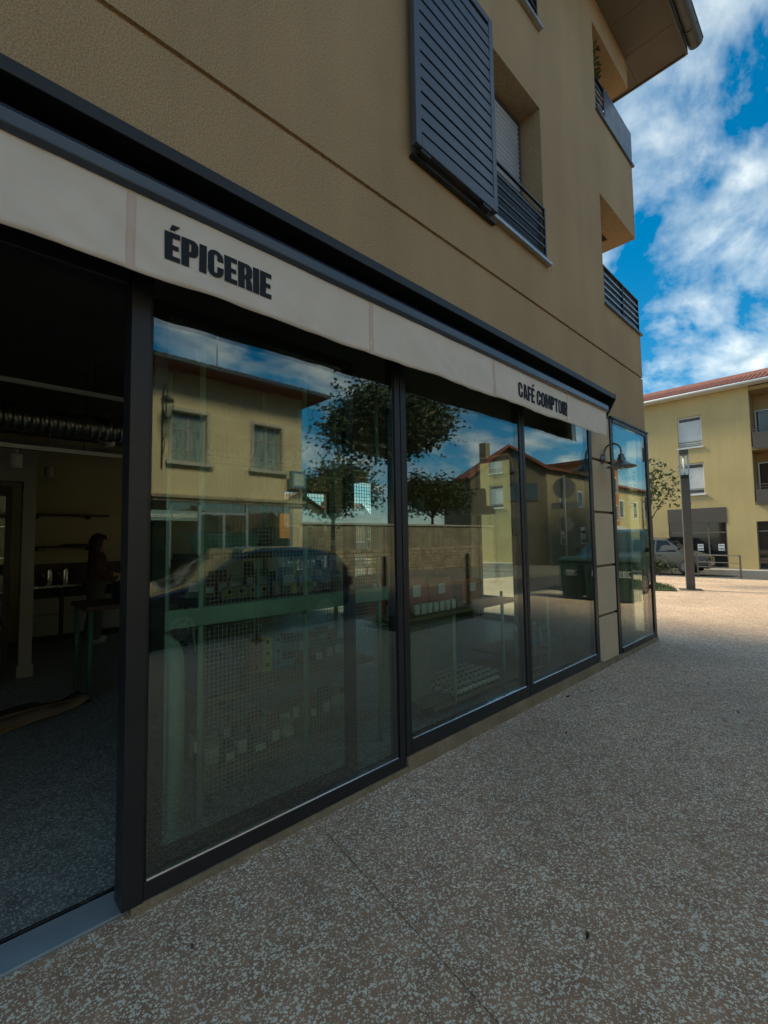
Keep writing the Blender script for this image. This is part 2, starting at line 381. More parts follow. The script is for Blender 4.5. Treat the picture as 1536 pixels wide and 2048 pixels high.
slab([[(13.9+2*G_, -4.6), (19.5, -4.6), (19.8, .90), (14.3+2*G_, .70)]])
slab([[(14.3+2*G_, .70+2*G_), (19.8, .90+2*G_), (20.3, 9), (15+2*G_, 9)]])
slab([[(19.5+2*G_, -4.6), (24.0, -4.6), (24.0, 1.05), (19.8+2*G_, .90)]])
slab([[(19.8+2*G_, .90+2*G_), (24.0, 1.05+2*G_), (24.0, 9), (20.3+2*G_, 9)]])
k = MB()
for a, b in ((-14, 8), (8, 24)):
    k.add([(a, -4.78, gz(a)-.2), (b, -4.78, gz(b)-.2), (b, -4.61, gz(b)-.2), (a, -4.61, gz(a)-.2), (a, -4.78, gz(a)+.004), (b, -4.78, gz(b)+.004), (b, -4.61, gz(b)+.004), (a, -4.61, gz(a)+.004)],
          [(4,5,6,7),(0,1,5,4),(2,3,7,6),(1,2,6,5),(3,0,4,7)])
k.add([(24.01, -4.6, gz(24)-.2), (24.2, -4.6, gz(24)-.2), (24.2, 60, gz(24)-.2), (24.01, 60, gz(24)-.2), (24.01, -4.6, gz(24)+.004), (24.2, -4.6, gz(24)+.004), (24.2, 60, gz(24)+.004), (24.01, 60, gz(24)+.004)],
      [(4,5,6,7),(0,1,5,4),(2,3,7,6),(1,2,6,5),(3,0,4,7)])
tag(k.build('kerb', CONC), kind='structure')
# pavement across the street and the one in front of the yellow block
fp = MB()
for a, b in ((-30, 8), (8, 60)):
    fp.add([(a, -60, gz(a)), (b, -60, gz(b)), (b, -9.0, gz(b)), (a, -9.0, gz(a)), (a, -60, gz(a)-.2), (b, -60, gz(b)-.2), (b, -9.0, gz(b)-.2), (a, -9.0, gz(a)-.2)], [(0,1,2,3),(3,2,6,7),(0,1,5,4)])
tag(fp.build('far_pavement', mat('worn_tarmac', (.15, .135, .105), .9, vary=.2, vscale=1, speck=.2, sscale=80, pos=True)), kind='structure')
b_ = MB().box(30.0, 31.4, -2, 60, -.7, -.36); tag(b_.build('yellow_block_pavement', CONC, bevel=.02), kind='structure')
# walk and open ground beyond the side glazing
# ================================================================== CORNER BUILDING
BLD = thing('corner_building', (0, 0, 0), 'tan rendered corner apartment building with glazed shopfront and dark frames', 'building')
XL, XR, ZT, DEPTH = -12.0, 7.5, 8.9, 7.5
us = sorted({XL, -1.2, 3.45, 4.5, 5.47, 6.06, 6.12, XR})
vs = sorted({0, 3.0, 3.05, 3.83, 3.862, 4.38, 4.53, 6.02, 6.1, 7.05, 7.2, 8.45, 8.6, ZT})
def dep(u, v):
    if -1.2 < u < 5.47 and v < 3.05: return None
    if 5.47 < u < 6.06 and v < 3.0: return None          # stone-block pier is its own part
    if u > 6.06 and v < 3.0: return None
    if 3.45 < u < 4.5 and (4.38 < v < 6.1 or 7.05 < v < 8.6): return None
    if u > 6.12 and (4.53 < v < 6.02 or 7.2 < v < 8.45): return None
    if 3.83 < v < 3.862: return .02
    return 0.0
w = MB(); grid_wall(w, us, vs, dep, .30, lambda u, v, d: (u, d, v))
SIDE = ((2.1, 2.95), (4.6, 5.55), (5.75, 7.05))
us2 = sorted({.30, 1.6, 7.2, DEPTH}|{q for s in SIDE for q in s}); vs2 = sorted({0, 3.0, 3.83, 3.862, 4.53, 6.02, 7.2, 8.45, ZT})
def dep2(u, v):
    if v < 3.0 and any(a < u < b for a, b in SIDE): return None
    if u < 1.6 and (4.53 < v < 6.02 or 7.2 < v < 8.45): return None
    if 3.83 < v < 3.862: return .02
    return 0.0
grid_wall(w, us2, vs2, dep2, .30, lambda u, v, d: (XR-d, u, v))
w.build('wall', STUCCO, BLD)
# the other outside walls, slabs and the loggia linings
o = MB()
us3 = sorted({XL+.3, 5.75, 7.15, XR-.301}); vs3 = [0, .5, 2.75, ZT]
grid_wall(o, us3, vs3, lambda u, v: None if (5.75 < u < 7.15 and .5 < v < 2.75) else 0.0, -.28, lambda u, v, d: (u, DEPTH+d, v))
o.box(XL, XL+.295, .305, DEPTH, 0, ZT-.01)
o.build('rear_wall', STUCCO, BLD)
sl = MB().box(XL+.3, XR-.302, .302, DEPTH-.3, 3.32, 3.6).box(XL+.3, XR-.302, .302, DEPTH-.3, 6.3, 6.5)
sl.build('floor_slab', CEIL, BLD)
for z0, z1 in ((4.53, 6.02), (7.2, 8.45)):
    lg = MB()
    lg.box(6.13, 7.19, 1.62, 1.78, z0-.02, z1+.26).box(5.95, 6.118, .31, 1.78, z0-.02, z1+.26)
    lg.box(6.119, 7.198, .302, 1.619, z0-.2, z0-.004).box(6.119, 7.198, .302, 1.619, z1+.27, z1+.4)
    lg.build('loggia_lining', STUCCO, BLD)
# pier of rendered blocks between the shop windows
pier = MB().box(5.474, 6.056, .03, .45, .005, 2.998).build('pier', PLINTH, BLD)
zj = [.005, .575, 1.15, 1.79, 2.42, 2.998]
for i in range(5):
    MB().box(5.472, 6.058, -.002, .028, zj[i]+(.014 if i else 0), zj[i+1]-.014).build('block', STUCCO_B, pier, bevel=.006)
MB().box(-1.0, .55, -.006, .0, 0.0, .004)
# plinth strip under the frames, rough lower edge
pl = MB()
def plinth(x0, x1, z1, y0=-.035, y1=.05):
    n = max(2, int((x1-x0)/.07)); rings = []
    for i in range(n+1):
        x = x0+(x1-x0)*i/n; j = .008*mnoise.noise((x*9, 1, 0)); j2 = .004*mnoise.noise((x*14, 5, 0))
        rings.append([(x, y0+j-.012, -.005), (x, y0+j2, z1+j2*.8), (x, y1, z1), (x, y1, -.005)])
    pl.loft(rings, smooth=False)
plinth(.60, 2.23, .030); plinth(2.231, 5.47, .088); plinth(5.471, 6.06, .05, -.03, .02); plinth(6.061, 7.5, .050)
pl.build('plinth', PLINTH, BLD)
# --- shopfront frames
YF0, YF1 = -.026, .052
def post(x0, x1, z0, z1, y0=YF0, y1=YF1): return MB().box(x0, x1, y0, y1, z0, z1).build('post', ALU, BLD, bevel=.004)
post(.565, .644, .028, 3.04, -.032, .075)
post(2.172, 2.222, .03, 3.04); post(2.230, 2.282, .088, 3.04)
post(3.796, 3.840, .088, 3.04); post(3.848, 3.894, .088, 3.04)
post(5.350, 5.405, .088, 3.04); post(5.411, 5.470, .088, 3.04, -.012, .05)
MB().box(-1.19, .562, -.02, .07, 2.62, 3.04).build('door_header', ALU, BLD, bevel=.004)
MB().box(-1.19, .60, .004, .165, -.02, .010).build('threshold', mat('threshold_alu', (.27, .33, .37), .38, .0, vary=.12, vscale=6, rvary=.1), BLD, bevel=.003)
MB().box(-1.19, .60, .172, .182, -.02, .016).build('door_track', STEEL, BLD)
def shop_window(x0, x1, z0, z1, rail, ztop, head=.07):
    f = MB().box(x0, x1, YF0, YF1, z0, z0+rail).box(x0, x1, YF0, YF1, ztop-head, ztop)
    f.box(x0, x0+.012, YF0+.012, YF1, z0+rail, ztop-head).box(x1-.012, x1, YF0+.012, YF1, z0+rail, ztop-head)
    fo = f.build('shop_window', ALU, BLD, bevel=.003)
    MB().box(x0+.013, x1-.013, -.016, .008, z0+rail+.001, ztop-head-.001).build('pane', GLASS, fo)
    MB().prism([(-.0235, 0), (-.017, 0), (-.017, .005), (-.0205, .005)], lambda u, v, t: (t, u, z0+rail+.0015+v), x0+.014, x1-.014).build('glazing_bead', STEEL, fo)
    return fo
shop_window(.646, 2.170, .030, 0, .072, 3.04)
shop_window(2.284, 3.794, .090, 0, .092, 3.04)
shop_window(3.896, 5.348, .090, 0, .092, 3.04)
shop_window(6.135, 7.395, .052, 0, .062, 2.998, .05)
post(6.062, 6.133, .052, 2.998, -.016, .055); post(7.397, 7.497, .052, 2.998, -.03, .065)
MB().box(6.062, 7.52, -.038, -.004, 3.002, 3.022).build('drip_edge', ALU, BLD)
# sliding leaf parked behind the first pane
ld = MB().box(.70, 1.84, .095, .135, .028, .118).box(.70, 1.84, .095, .135, 2.60, 2.66).box(.70, .76, .095, .135, .118, 2.60)
leaf = ld.build('sliding_door', ALU, BLD, bevel=.003)
MB().box(1.842, 1.912, .095, .135, .028, 2.66).build('stile', ALU, leaf, bevel=.003)
MB().box(.762, 1.838, .108, .122, .12, 2.598).build('pane', GLASS_C, leaf)
# side glazing towards the square
for a, b in ((.075, .296), (2.104, 2.946), (4.604, 5.546), (5.754, 7.046)):
    s_ = MB().box(7.41, 7.485, a, b, .01, .11).box(7.41, 7.485, a, b, 2.93, 2.998).box(7.41, 7.485, a, a+.04, .11, 2.93).box(7.41, 7.485, b-.04, b, .11, 2.93)
    so = s_.build('side_window', ALU, BLD)
    MB().box(7.44, 7.46, a+.041, b-.041, .111, 2.929).build('pane', GLASS_S, so)
rw = MB().box(5.752, 7.148, 7.28, 7.34, .502, .56).box(5.752, 7.148, 7.28, 7.34, 2.69, 2.748).box(5.752, 5.81, 7.28, 7.34, .56, 2.69).box(7.09, 7.148, 7.28, 7.34, .56, 2.69).box(6.42, 6.48, 7.28, 7.34, .56, 2.69).build('rear_window', ALU, BLD)
MB().box(5.811, 7.089, 7.30, 7.31, .561, 2.689).build('pane', GLASS_S, rw)
# --- upper windows with roller blinds
def upper_window(z0, z1, zb):
    x0, x1 = 3.452, 4.498
    f = MB().box(x0, x0+.05, .235, .29, z0, z1-.002).box(x1-.05, x1, .235, .29, z0, z1-.002).box(x0+.05, x1-.05, .235, .29, z0, z0+.05).box(x0+.05, x1-.05, .235, .29, z1-.06, z1-.002)
    wo_ = f.build('window', SHUT, BLD)
    MB().box(x0+.051, x1-.051, .27, .28, z0+.051, z1-.061).build('pane', DGLASS, wo_)
    bl = MB(); z = zb
    poly = [(.240, 0), (.248, .0), (.250, .015), (.246, .040), (.236, .040), (.226, .016)]
    while z < z1-.07:
        bl.prism(poly, lambda u, v, t, z=z: (t, u, z+v), x0+.052, x1-.052); z += .056
    bl.build('roller_blind', BLIND, wo_)
    sl_ = MB().prism([(-.055, -.028), (-.055, 0), (.234, .02), (.234, -.002)], lambda u, v, t: (t, u, z0-.002+v), x0-.02, x1+.06)
    sl_.build('sill', ZINC, wo_, bevel=.002)
    r_ = MB()
    rl = MB().box(x0+.004, x1-.004, -.024, -.001, z0+.562, z0+.584).build('railing', ALU, BLD)
    for a in (x0+.004, x1-.024): MB().box(a, a+.02, -.022, -.002, z0+.03, z0+.561).build('railing_post', ALU, rl)
    for i in range(5):
        zz = z0+.045+i*.10
        MB().box(x0+.025, x1-.025, -.019, -.005, zz, zz+.022).build('railing_bar', ALU, rl)
    MB().box(x0+.03, x1-.03, .018, .026, z0+.02, z0+.54).build('dark_gap_sheet', BLACK, rl)  # black sheet stands in for the dark gap below the blind
upper_window(4.38, 6.1, 4.93); upper_window(7.05, 8.6, 7.6)
# --- sliding louvred shutter
def shutter(x0, x1, z0, z1):
    y0, y1 = -.098, -.052; fw_ = .062
    f = MB().box(x0, x0+fw_, y0, y1, z0, z1).box(x1-fw_, x1, y0, y1, z0, z1).box(x0+fw_, x1-fw_, y0, y1, z0, z0+.10).box(x0+fw_, x1-fw_, y0, y1, z1-fw_, z1)
    so = f.build('shutter', SHUT, BLD, bevel=.004)
    z = z0+.122; first = None
    while z < z1-fw_-.07:
        if first is None:
            m = MB().prism([(y0+.008, 0), (y0+.016, -.004), (y1-.006, .078), (y1-.014, .082)], lambda u, v, t: (t, u, v), x0+fw_-.002, x1-fw_+.002)
            m = MB().prism([(y0+.004, 0), (y0+.014, 0), (y0+.016, .082), (y0+.006, .086)], lambda u, v, t: (t, u, v), x0+fw_-.002, x1-fw_+.002)
            first = m.build('slat', SHUT, so); first.location = (0, 0, z)
        else: share(first, 'slat', so, (0, 0, z))
        z += .1065
    MB().box(x0+fw_+.001, x1-fw_-.001, y1+.001, y1+.004, z0+.1, z1-.06).build('backing', BLACK, so)
    br = MB().box(x0+.06, x0+.17, -.09, -.012, z0-.030, z0-.002).box(x1-.22, x1-.10, -.09, -.012, z0-.030, z0-.002)
    br.box(x0+.02, x1+.05, -.045, -.006, z0-.052, z0-.031).build('guide_rail', BLACK, so)
    MB().box(x0+.1, x1-.02, -.05, -.004, z1-.06, z1-.02).build('top_track', ALU, so)
shutter(2.372, 3.440, 4.345, 6.145)
# --- loggia railings
def loggia_rail(z0, z1, nb, panel):
    x0, x1 = 6.13, 7.495
    rl = MB().box(x0, x0+.018, .004, .03, z0, z1).box(x1-.02, x1, .004, .03, z0, z1).box(x0+.7, x0+.715, .004, .03, z0, z1).box(x0, x1, .0, .034, z1, z1+.02)
    rl.box(x1-.02, x1, 1.56, 1.585, z0, z1).box(x1-.024, x1+.004, .034, 1.585, z1, z1+.02).box(x1-.018, x1-.002, .8, .815, z0, z1)
    ro = rl.build('loggia_railing', ALU, BLD)
    for i in range(nb):
        zz = z0+.03+i*(z1-z0-.03)/nb
        MB().box(x0+.019, x1-.021, .008, .024, zz, zz+.018).build('railing_bar', ZINC, ro)
        MB().box(x1-.016, x1-.002, .035, 1.555, zz, zz+.018).build('railing_bar', ZINC, ro)
    MB().box(x0-.02, x1+.04, -.03, .30, z0-.042, z0-.012).build('coping', SHUT, ro)
    MB().box(x0+(.02 if not panel else .28), x1-.002, *((.027, .034) if not panel else (-.012, -.002)), z0+.01, z1-(.01 if not panel else -.02)).build('screen_panel', SHUT if panel else BLACK, ro)
loggia_rail(4.545, 5.03, 5, False); loggia_rail(7.215, 7.68, 5, True)
# potted plant on the upper loggia
pt = thing('potted_plant', (6.42, .35, 7.2), 'leafy green plant on the upper loggia behind the railing', 'plant')
MB().lathe([(.10, 0), (.14, .25), (.15, .25), (.15, .28), (.12, .28)], 14).build('pot', TAUPE, pt)
lm = MB(); rnd = random.Random(3)
for i in range(900):
    a = rnd.random()*6.28; r_ = .30*math.sqrt(rnd.random()); z = .3+rnd.random()*.85
    c = Vector((r_*math.cos(a)-.06, r_*math.sin(a), z)); d = Vector((math.cos(a), math.sin(a), rnd.uniform(-.6, .6))).normalized()*rnd.uniform(.04, .08); s2 = d.cross(Vector((rnd.random(), rnd.random(), 1))).normalized()*.014
    lm.add([c, c+d*.5+s2, c+d, c+d*.5-s2], [(0,1,2,3)])
lm.build('foliage', LEAF_L, pt, fix=False)
# --- roof: soffit boards, fascia, gutter, tiles
rf = MB().prism([(-.66, 8.93), (DEPTH+.6, 8.93), (DEPTH+.6, 9.02), (DEPTH/2, 10.6), (-.66, 9.02)], lambda u, v, t: (t, u, v), XL-.5, 8.03).build('roof', TILE, BLD)
x = 8.04
while x > XL:
    wd = .62
    a = max(x-wd, XL)
    MB().box(a+.004, x-.002, -.67, -.002, 8.902, 8.925).build('soffit_board', SOFF, rf)
    x -= wd
y = 0.0
while y < 7.0:
    MB().box(XR+.002, 8.038, y+.002, y+.618, 8.902, 8.925).build('soffit_board', SOFF, rf); y += .62
MB().box(XL-.5, 8.05, -.70, -.672, 8.87, 9.03).build('fascia', SOFF, rf)
MB().box(8.042, 8.066, -.668, DEPTH+.6, 8.88, 9.10).build('verge_board', SOFF, rf)
gp = [(-.80+.095*math.cos(R(a)), 9.0+.095*math.sin(R(a))) for a in range(180, 361, 15)]
gi = [(-.80+.088*math.cos(R(a)), 9.0+.088*math.sin(R(a))) for a in range(360, 179, -15)]
gut = MB().prism(gp+gi, lambda u, v, t: (t, u, v), XL-.5, 8.07)
gut.prism([(-.80+.097*math.cos(R(a)), 9.0+.097*math.sin(R(a))) for a in range(180, 361, 15)], lambda u, v, t: (t, u, v), 8.07, 8.076)
gut.tube([(XL-.5, -.893, 9.0), (8.07, -.893, 9.0)], .012, 8)
gut.build('gutter', ZINC_D, rf)
for xx in (7.72, 5.2, 2.7):
    MB().tube([(xx, -.70, 8.99), (xx, -.705, 8.93), (xx, -.80, 8.895), (xx, -.895, 8.96)], .008, 6).build('gutter_bracket', ZINC_D, rf)

# ================================================================== AWNING
AW = thing('awning', (2.2, -.1, 2.9), 'closed shop awning with beige lettered valance under a black hood', 'awning')
AO = (2.2, -.1, 2.9)
AX0, AX1 = -1.4, 5.62
MB().box(AX0, AX1, -.238, -.003, 3.128, 3.150).box(AX0, AX1, -.245, -.232, 3.096, 3.152).build('hood', BLACK, AW, AO, bevel=.003)
MB().box(AX0+.05, AX1-.06, -.05, -.030, 2.86, 3.126).build('back_plate', BLACK, AW, AO)
cap = [(-.003, 3.156), (-.247, 3.156), (-.247, 3.094), (-.13, 2.885), (-.003, 2.885)]
for xx in (AX0-.02, AX1): MB().prism(cap, lambda u, v, t: (t, u, v), xx+.001, xx+.019).build('end_cap', BLACK, AW, AO, bevel=.002)
barp = [(-.150, 2.925), (-.205, 2.918), (-.222, 2.935), (-.222, 2.985), (-.200, 3.016), (-.150, 3.022)]
MB().prism(barp, lambda u, v, t: (t, u, v), AX0+.03, 5.47).build('front_bar', BARM, AW, AO, bevel=.006)
MB().prism([(-.13, 2.93), (-.06, 2.93), (-.06, 3.0), (-.13, 3.0)], lambda u, v, t: (t, u, v), AX0+.03, 5.45).build('fabric_roll', CANVAS, AW, AO)
def vfold(x, z):
    t = max(0.0, (2.94-z)/.34)
    s_ = .012*mnoise.noise((x*1.3, .5, 0))+.0085*mnoise.noise((x*4.2, 1.5, z*2))+.0052*mnoise.noise((x*9+z*14, 2.5, z*5+x*3))+.002*mnoise.noise((x*26-z*20, 4.5, z*12))
    return -.196+s_*(.25+t)
def vbot(x): return 2.590+.0088*x+.010*mnoise.noise((x*1.9, 7, 0))+.005*mnoise.noise((x*6, 9, 0))
va = MB(); NX, NZ = 560, 14; X0, X1 = AX0+.04, 5.455
vv = []
for i in range(NX+1):
    x = X0+(X1-X0)*i/NX
    for j in range(NZ+1):
        z = 2.938+(vbot(x)-2.938)*j/NZ; vv.append((x, vfold(x, z), z))
va.add(vv, [(i*(NZ+1)+j, (i+1)*(NZ+1)+j, (i+1)*(NZ+1)+j+1, i*(NZ+1)+j+1) for i in range(NX) for j in range(NZ)], True)
val = va.build('valance', CANVAS, AW, AO)
so_ = val.modifiers.new('solid', 'SOLIDIFY'); so_.thickness = .0022; so_.offset = 0
for xs_ in (-.78, .52, 1.82, 3.13, 4.45):
    m = MB()
    for dx0, dx1 in ((-.020, -.0165), (.004, .0075)):
        m.add([(xs_+dx, vfold(xs_+dx, z)-.0026, z) for dx in (dx0, dx1) for z in [2.935+(vbot(xs_)+.002-2.935)*j/8 for j in range(9)]], [(j, j+1, 9+j+1, 9+j) for j in range(8)])
    m.add([(xs_+dx, vfold(xs_+dx, z)-.0019, z) for dx in (-.024, .011) for z in [2.935+(vbot(xs_)+.002-2.935)*j/8 for j in range(9)]], [(j, j+1, 9+j+1, 9+j) for j in range(8)])
    m.build('seam', SEAM, val, AO)
# lettering: heavy condensed capitals
def arc(cx, cy, rx, ry, a0, a1, n=7):
    return [(cx+rx*math.cos(R(a0+(a1-a0)*i/n)), cy+ry*math.sin(R(a0+(a1-a0)*i/n))) for i in range(n+1)]
def glyph(ch):
    s_, w = .21, .46
    if ch in 'EÉ':
        P = [[(0,0),(.40,0),(.40,.18),(s_,.18),(s_,.41),(.37,.41),(.37,.58),(s_,.58),(s_,.82),(.40,.82),(.40,1),(0,1)]]
        if ch == 'É': P.append([(.12,1.07),(.25,1.07),(.40,1.27),(.19,1.27)])
        return P, .40
    if ch == 'F': return [[(0,0),(s_,0),(s_,.40),(.36,.40),(.36,.57),(s_,.57),(s_,.82),(.39,.82),(.39,1),(0,1)]], .39
    if ch == 'I': return [[(0,0),(s_,0),(s_,1),(0,1)]], s_
    if ch == 'T': return [[(.115,0),(.325,0),(.325,.81),(.44,.81),(.44,1),(0,1),(0,.81),(.115,.81)]], .44
    if ch == 'C':
        o_ = [(w,.62)]+arc(w/2,.76,w/2,.24,0,180)+arc(w/2,.24,w/2,.24,180,360)+[(w,.40)]
        i_ = [(w-s_+.02,.40),(w-s_+.02,.23)]+arc(w/2,.23,.045,.07,0,-180)+arc(w/2,.77,.045,.07,180,0)+[(w-s_+.02,.62)]
        return [o_+i_], w
    if ch == 'O':
        L = arc(w/2,.76,w/2,.24,90,180)+arc(w/2,.24,w/2,.24,180,270)+arc(w/2,.23,.045,.07,-90,-180)+arc(w/2,.77,.045,.07,180,90)
        return [L, [(w-x, y) for x, y in L][::-1]], w
    if ch in 'PR':
        bowl = [(s_,1)]+arc(w-.16,.80,.16,.20,90,0)+arc(w-.16,.60,.16,.20,0,-90)+[(s_,.40),(s_,.56)]+arc(.235,.62,.03,.06,-90,0)+arc(.235,.78,.03,.06,0,90)+[(s_,.84)]
        P = [[(0,0),(s_,0),(s_,1),(0,1)], bowl]
        if ch == 'R': P.append([(w-s_,0),(w+.01,0),(w-.015,.33),(w-.05,.425),(s_+.03,.397),(w-s_+.005,.34)])
        return P, w
    if ch == 'A':
        w = .50
        L = [(0,0),(.19,0),(.205,.17),(.25,.17),(.25,.33),(.218,.33),(.25,.74),(.25,1),(.125,1)]
        return [L, [(w-x, y) for x, y in L][::-1]], w
    if ch == 'M':
        w = .62
        L = [(0,0),(.17,0),(.17,.60),(.255,0),(.31,0),(.31,.50),(.235,1),(0,1)]
        return [L, [(w-x, y) for x, y in L][::-1]], w
    return [], .18
def lettering(text, x0, x1, z0, hgt, name):
    gs = [glyph(c) for c in text]; gap = .028
    tot = sum(g[1] for g in gs)+gap*(len(gs)-1); k_ = (x1-x0)/tot; x = 0; m = MB()
    for P, w_ in gs:
        for poly in P:
            pts = []
            for u, v in poly:
                X = x0+(x+u)*k_; Z = z0+v*hgt; pts.append((X, vfold(X, Z)-.0042, Z))
            m.add(pts, [tuple(range(len(pts)))])
        x += w_+gap
    return m.build(name, INK, val, AO, fix=False)
tag(lettering('ÉPICERIE', .640, 1.140, 2.690, .126, 'lettering'), 'dark bold lettering reading ÉPICERIE')
tag(lettering('CAFÉ COMPTOIR', 3.490, 4.440, 2.692, .134, 'lettering'), 'dark bold lettering reading CAFÉ COMPTOIR')

# ================================================================== WALL LAMP
LO = (5.79, -.004, 2.44)
wl = thing('wall_lamp', LO, 'grey metal gooseneck barn lamp on the rendered pier', 'lamp')
LAMPM = mat('lamp_steel', (0.16, 0.165, 0.17), .34, .75, vary=.12, vscale=12, rvary=.08)
mt_ = MB().lathe([(.0, 0), (.058, 0), (.062, .006), (.060, .014), (.040, .020), (.034, .034), (.0, .036)], 24)
mt_.v = [(x, -z, y) for x, y, z in mt_.v]; mt_.build('mount', LAMPM, wl)
arm = [(0, -.02, -.045), (0, -.028, -.01), (0, -.03, .04)]+[(0, -.125+.095*math.cos(R(a)), .075+.095*math.sin(R(a))) for a in range(0, 181, 15)]+[(0, -.22, .045), (0, -.22, .02)]
MB().tube(arm, .0115, 12).build('arm', LAMPM, wl)
sh = [(.017, .035), (.030, .03), (.036, .012), (.038, -.012), (.047, -.018), (.045, -.05), (.060, -.062), (.082, -.072), (.100, -.088), (.158, -.112), (.165, -.118), (.163, -.123), (.10, -.097), (.075, -.085), (.0, -.08)]
MB().lathe(sh, 36, (0, -.22, 0)).build('shade', LAMPM, wl)
MB().lathe([(.078, -.095), (.080, -.12), (.066, -.158), (.036, -.183), (.0, -.19)], 24, (0, -.22, 0)).build('glass_globe', GLASS_C, wl)
MB().lathe([(.018, -.085), (.03, -.12), (.026, -.145), (.0, -.155)], 16, (0, -.22, 0)).build('bulb', WHITE, wl)

# ================================================================== SHOP INTERIOR
tag(MB().box(-6, 7.40, .186, 7.19, -.08, .002).build('shop_floor', SHOPF), kind='structure')
tag(MB().box(-6, 7.40, .32, 7.19, 3.28, 3.315).build('shop_ceiling', CEIL), kind='structure')
tag(MB().box(-6, 5.74, 7.12, 7.19, .003, 3.279).build('shop_wall', WALLI), kind='structure')
tag(MB().box(-6.1, -6.001, .31, 7.19, .003, 3.279).build('shop_wall', WALLI), kind='structure')
tag(MB().box(.68, .80, 4.55, 4.70, .003, 2.24).box(-2.4, .80, 4.55, 4.70, 2.2401, 2.62).box(-6, -2.401, 4.55, 4.70, .003, 3.279).box(.665, .815, 4.54, 4.549, .003, .14).build('partition', WALLG), kind='structure')
# fridge with glass door
fr = thing('display_fridge', (.2, 4.9, .003), 'tall black drinks fridge with glass door beside the grey column', 'fridge')
FRO = (.2, 4.9, .003)
MB().box(-.16, .60, 4.78, 5.42, .02, .30).box(-.16, .60, 5.36, 5.42, .30, 2.1).box(-.16, -.11, 4.78, 5.36, .30, 2.1).box(.55, .60, 4.78, 5.36, .30, 2.1).box(-.16, .60, 4.78, 5.42, 2.1001, 2.2).build('body', BLACK, fr, FRO)
for z in (.55, .95, 1.35, 1.72): MB().box(-.105, .545, 4.82, 5.35, z, z+.015).build('shelf', STEEL, fr, FRO)
dr = MB().box(-.15, -.10, 4.745, 4.775, .05, 2.17).box(.54, .59, 4.745, 4.775, .05, 2.17).box(-.10, .54, 4.745, 4.775, .05, .13).box(-.10, .54, 4.745, 4.775, 2.08, 2.17).build('door', BLACK, fr, FRO)
MB().box(-.099, .539, 4.757, 4.763, .131, 2.079).build('pane', GLASS_C, dr, FRO)
for z in (.565, .965, 1.365, 1.735):
    for i in range(5):
        bt = MB().lathe([(.032, 0), (.034, .02), (.034, .15), (.012, .21), (.012, .25)], 10, (.0+i*.115-.02, 4.95, z))
        tag(bt.build('bottle', mat('bottle_%d_%d' % (int(z*100), i), random.choice([(.30,.09,.03),(.42,.38,.1),(.07,.15,.07),(.5,.5,.46)]), .3)), 'dark drink bottle standing inside the black fridge', 'bottle', 'drink bottles in the fridge')
# back counter
ct = thing('back_counter', (1.5, 6.9, .003), 'low back counter with steel top and pale drawer fronts', 'counter'); CO = (1.5, 6.9, .003)
MB().box(.95, 3.9, 6.60, 7.10, .84, .875).build('worktop', STEEL, ct, CO, bevel=.004)
MB().box(.97, 3.88, 6.68, 7.09, .003, .10).box(.97, 3.88, 6.95, 7.09, .101, .839).build('carcass', BLACK, ct, CO)
x = .98
while x < 3.8:
    MB().box(x, x+.40, 6.655, 6.675, .11, .42).build('drawer_front', WALLG, ct, CO); MB().box(x, x+.40, 6.655, 6.675, .43, .68).build('drawer_front', WALLG, ct, CO); x += .46
for xx in (1.43, 2.35, 3.27): MB().box(xx-.03, xx+.01, 6.65, 6.95, .101, .835).build('upright', BLACK, ct, CO)
for xx, lab in ((1.25, 'slim steel kettle on the back counter, nearer the fridge'), (1.46, 'slim steel kettle on the back counter, nearer the woman')):
    kt = thing('kettle', (xx, 6.78, .877), lab, 'kettle')
    MB().lathe([(.052, 0), (.055, .01), (.052, .16), (.042, .23), (.04, .25), (.012, .262), (.012, .285), (0, .287)], 18).build('body', STEEL, kt)
    MB().tube([(.05, 0, .20), (.095, 0, .21), (.105, 0, .15), (.095, 0, .07), (.055, 0, .05)], .009, 8).build('handle', BLACK, kt)
    MB().tube([(-.045, 0, .12), (-.075, 0, .17), (-.10, 0, .24)], [.014, .010, .008], 8).build('spout', STEEL, kt)
tag(MB().box(.95, 3.9, 7.095, 7.118, .876, 1.20).build('splashback', mat('splashback_red', (.055, .018, .012), .4)), 'dark red splashback strip behind the back counter', 'panel')
for z, x1, lab in ((1.98, 2.10, 'upper dark wooden wall shelf above the counter'), (1.46, 1.95, 'lower dark wooden wall shelf above the counter')):
    ws = thing('wall_shelf', (1.4, 7.0, z), lab, 'shelf')
    MB().box(.98-1.4, x1-1.4, -.18, .115, 0, .025).build('board', WOOD_D, ws)
    for bx in (-.3, .4): MB().box(bx, bx+.02, -.12, .113, -.05, -.001).build('bracket', BLACK, ws)
for i in range(4):
    tag(MB().lathe([(.09, 0), (.10, .012), (.045, .014), (.04, .03)], 14, (1.50+i*.09, 6.93, 1.486)).build('plate', WOOD_D), 'small dark dish on the lower wall shelf', 'dish', 'dishes on the lower wall shelf')

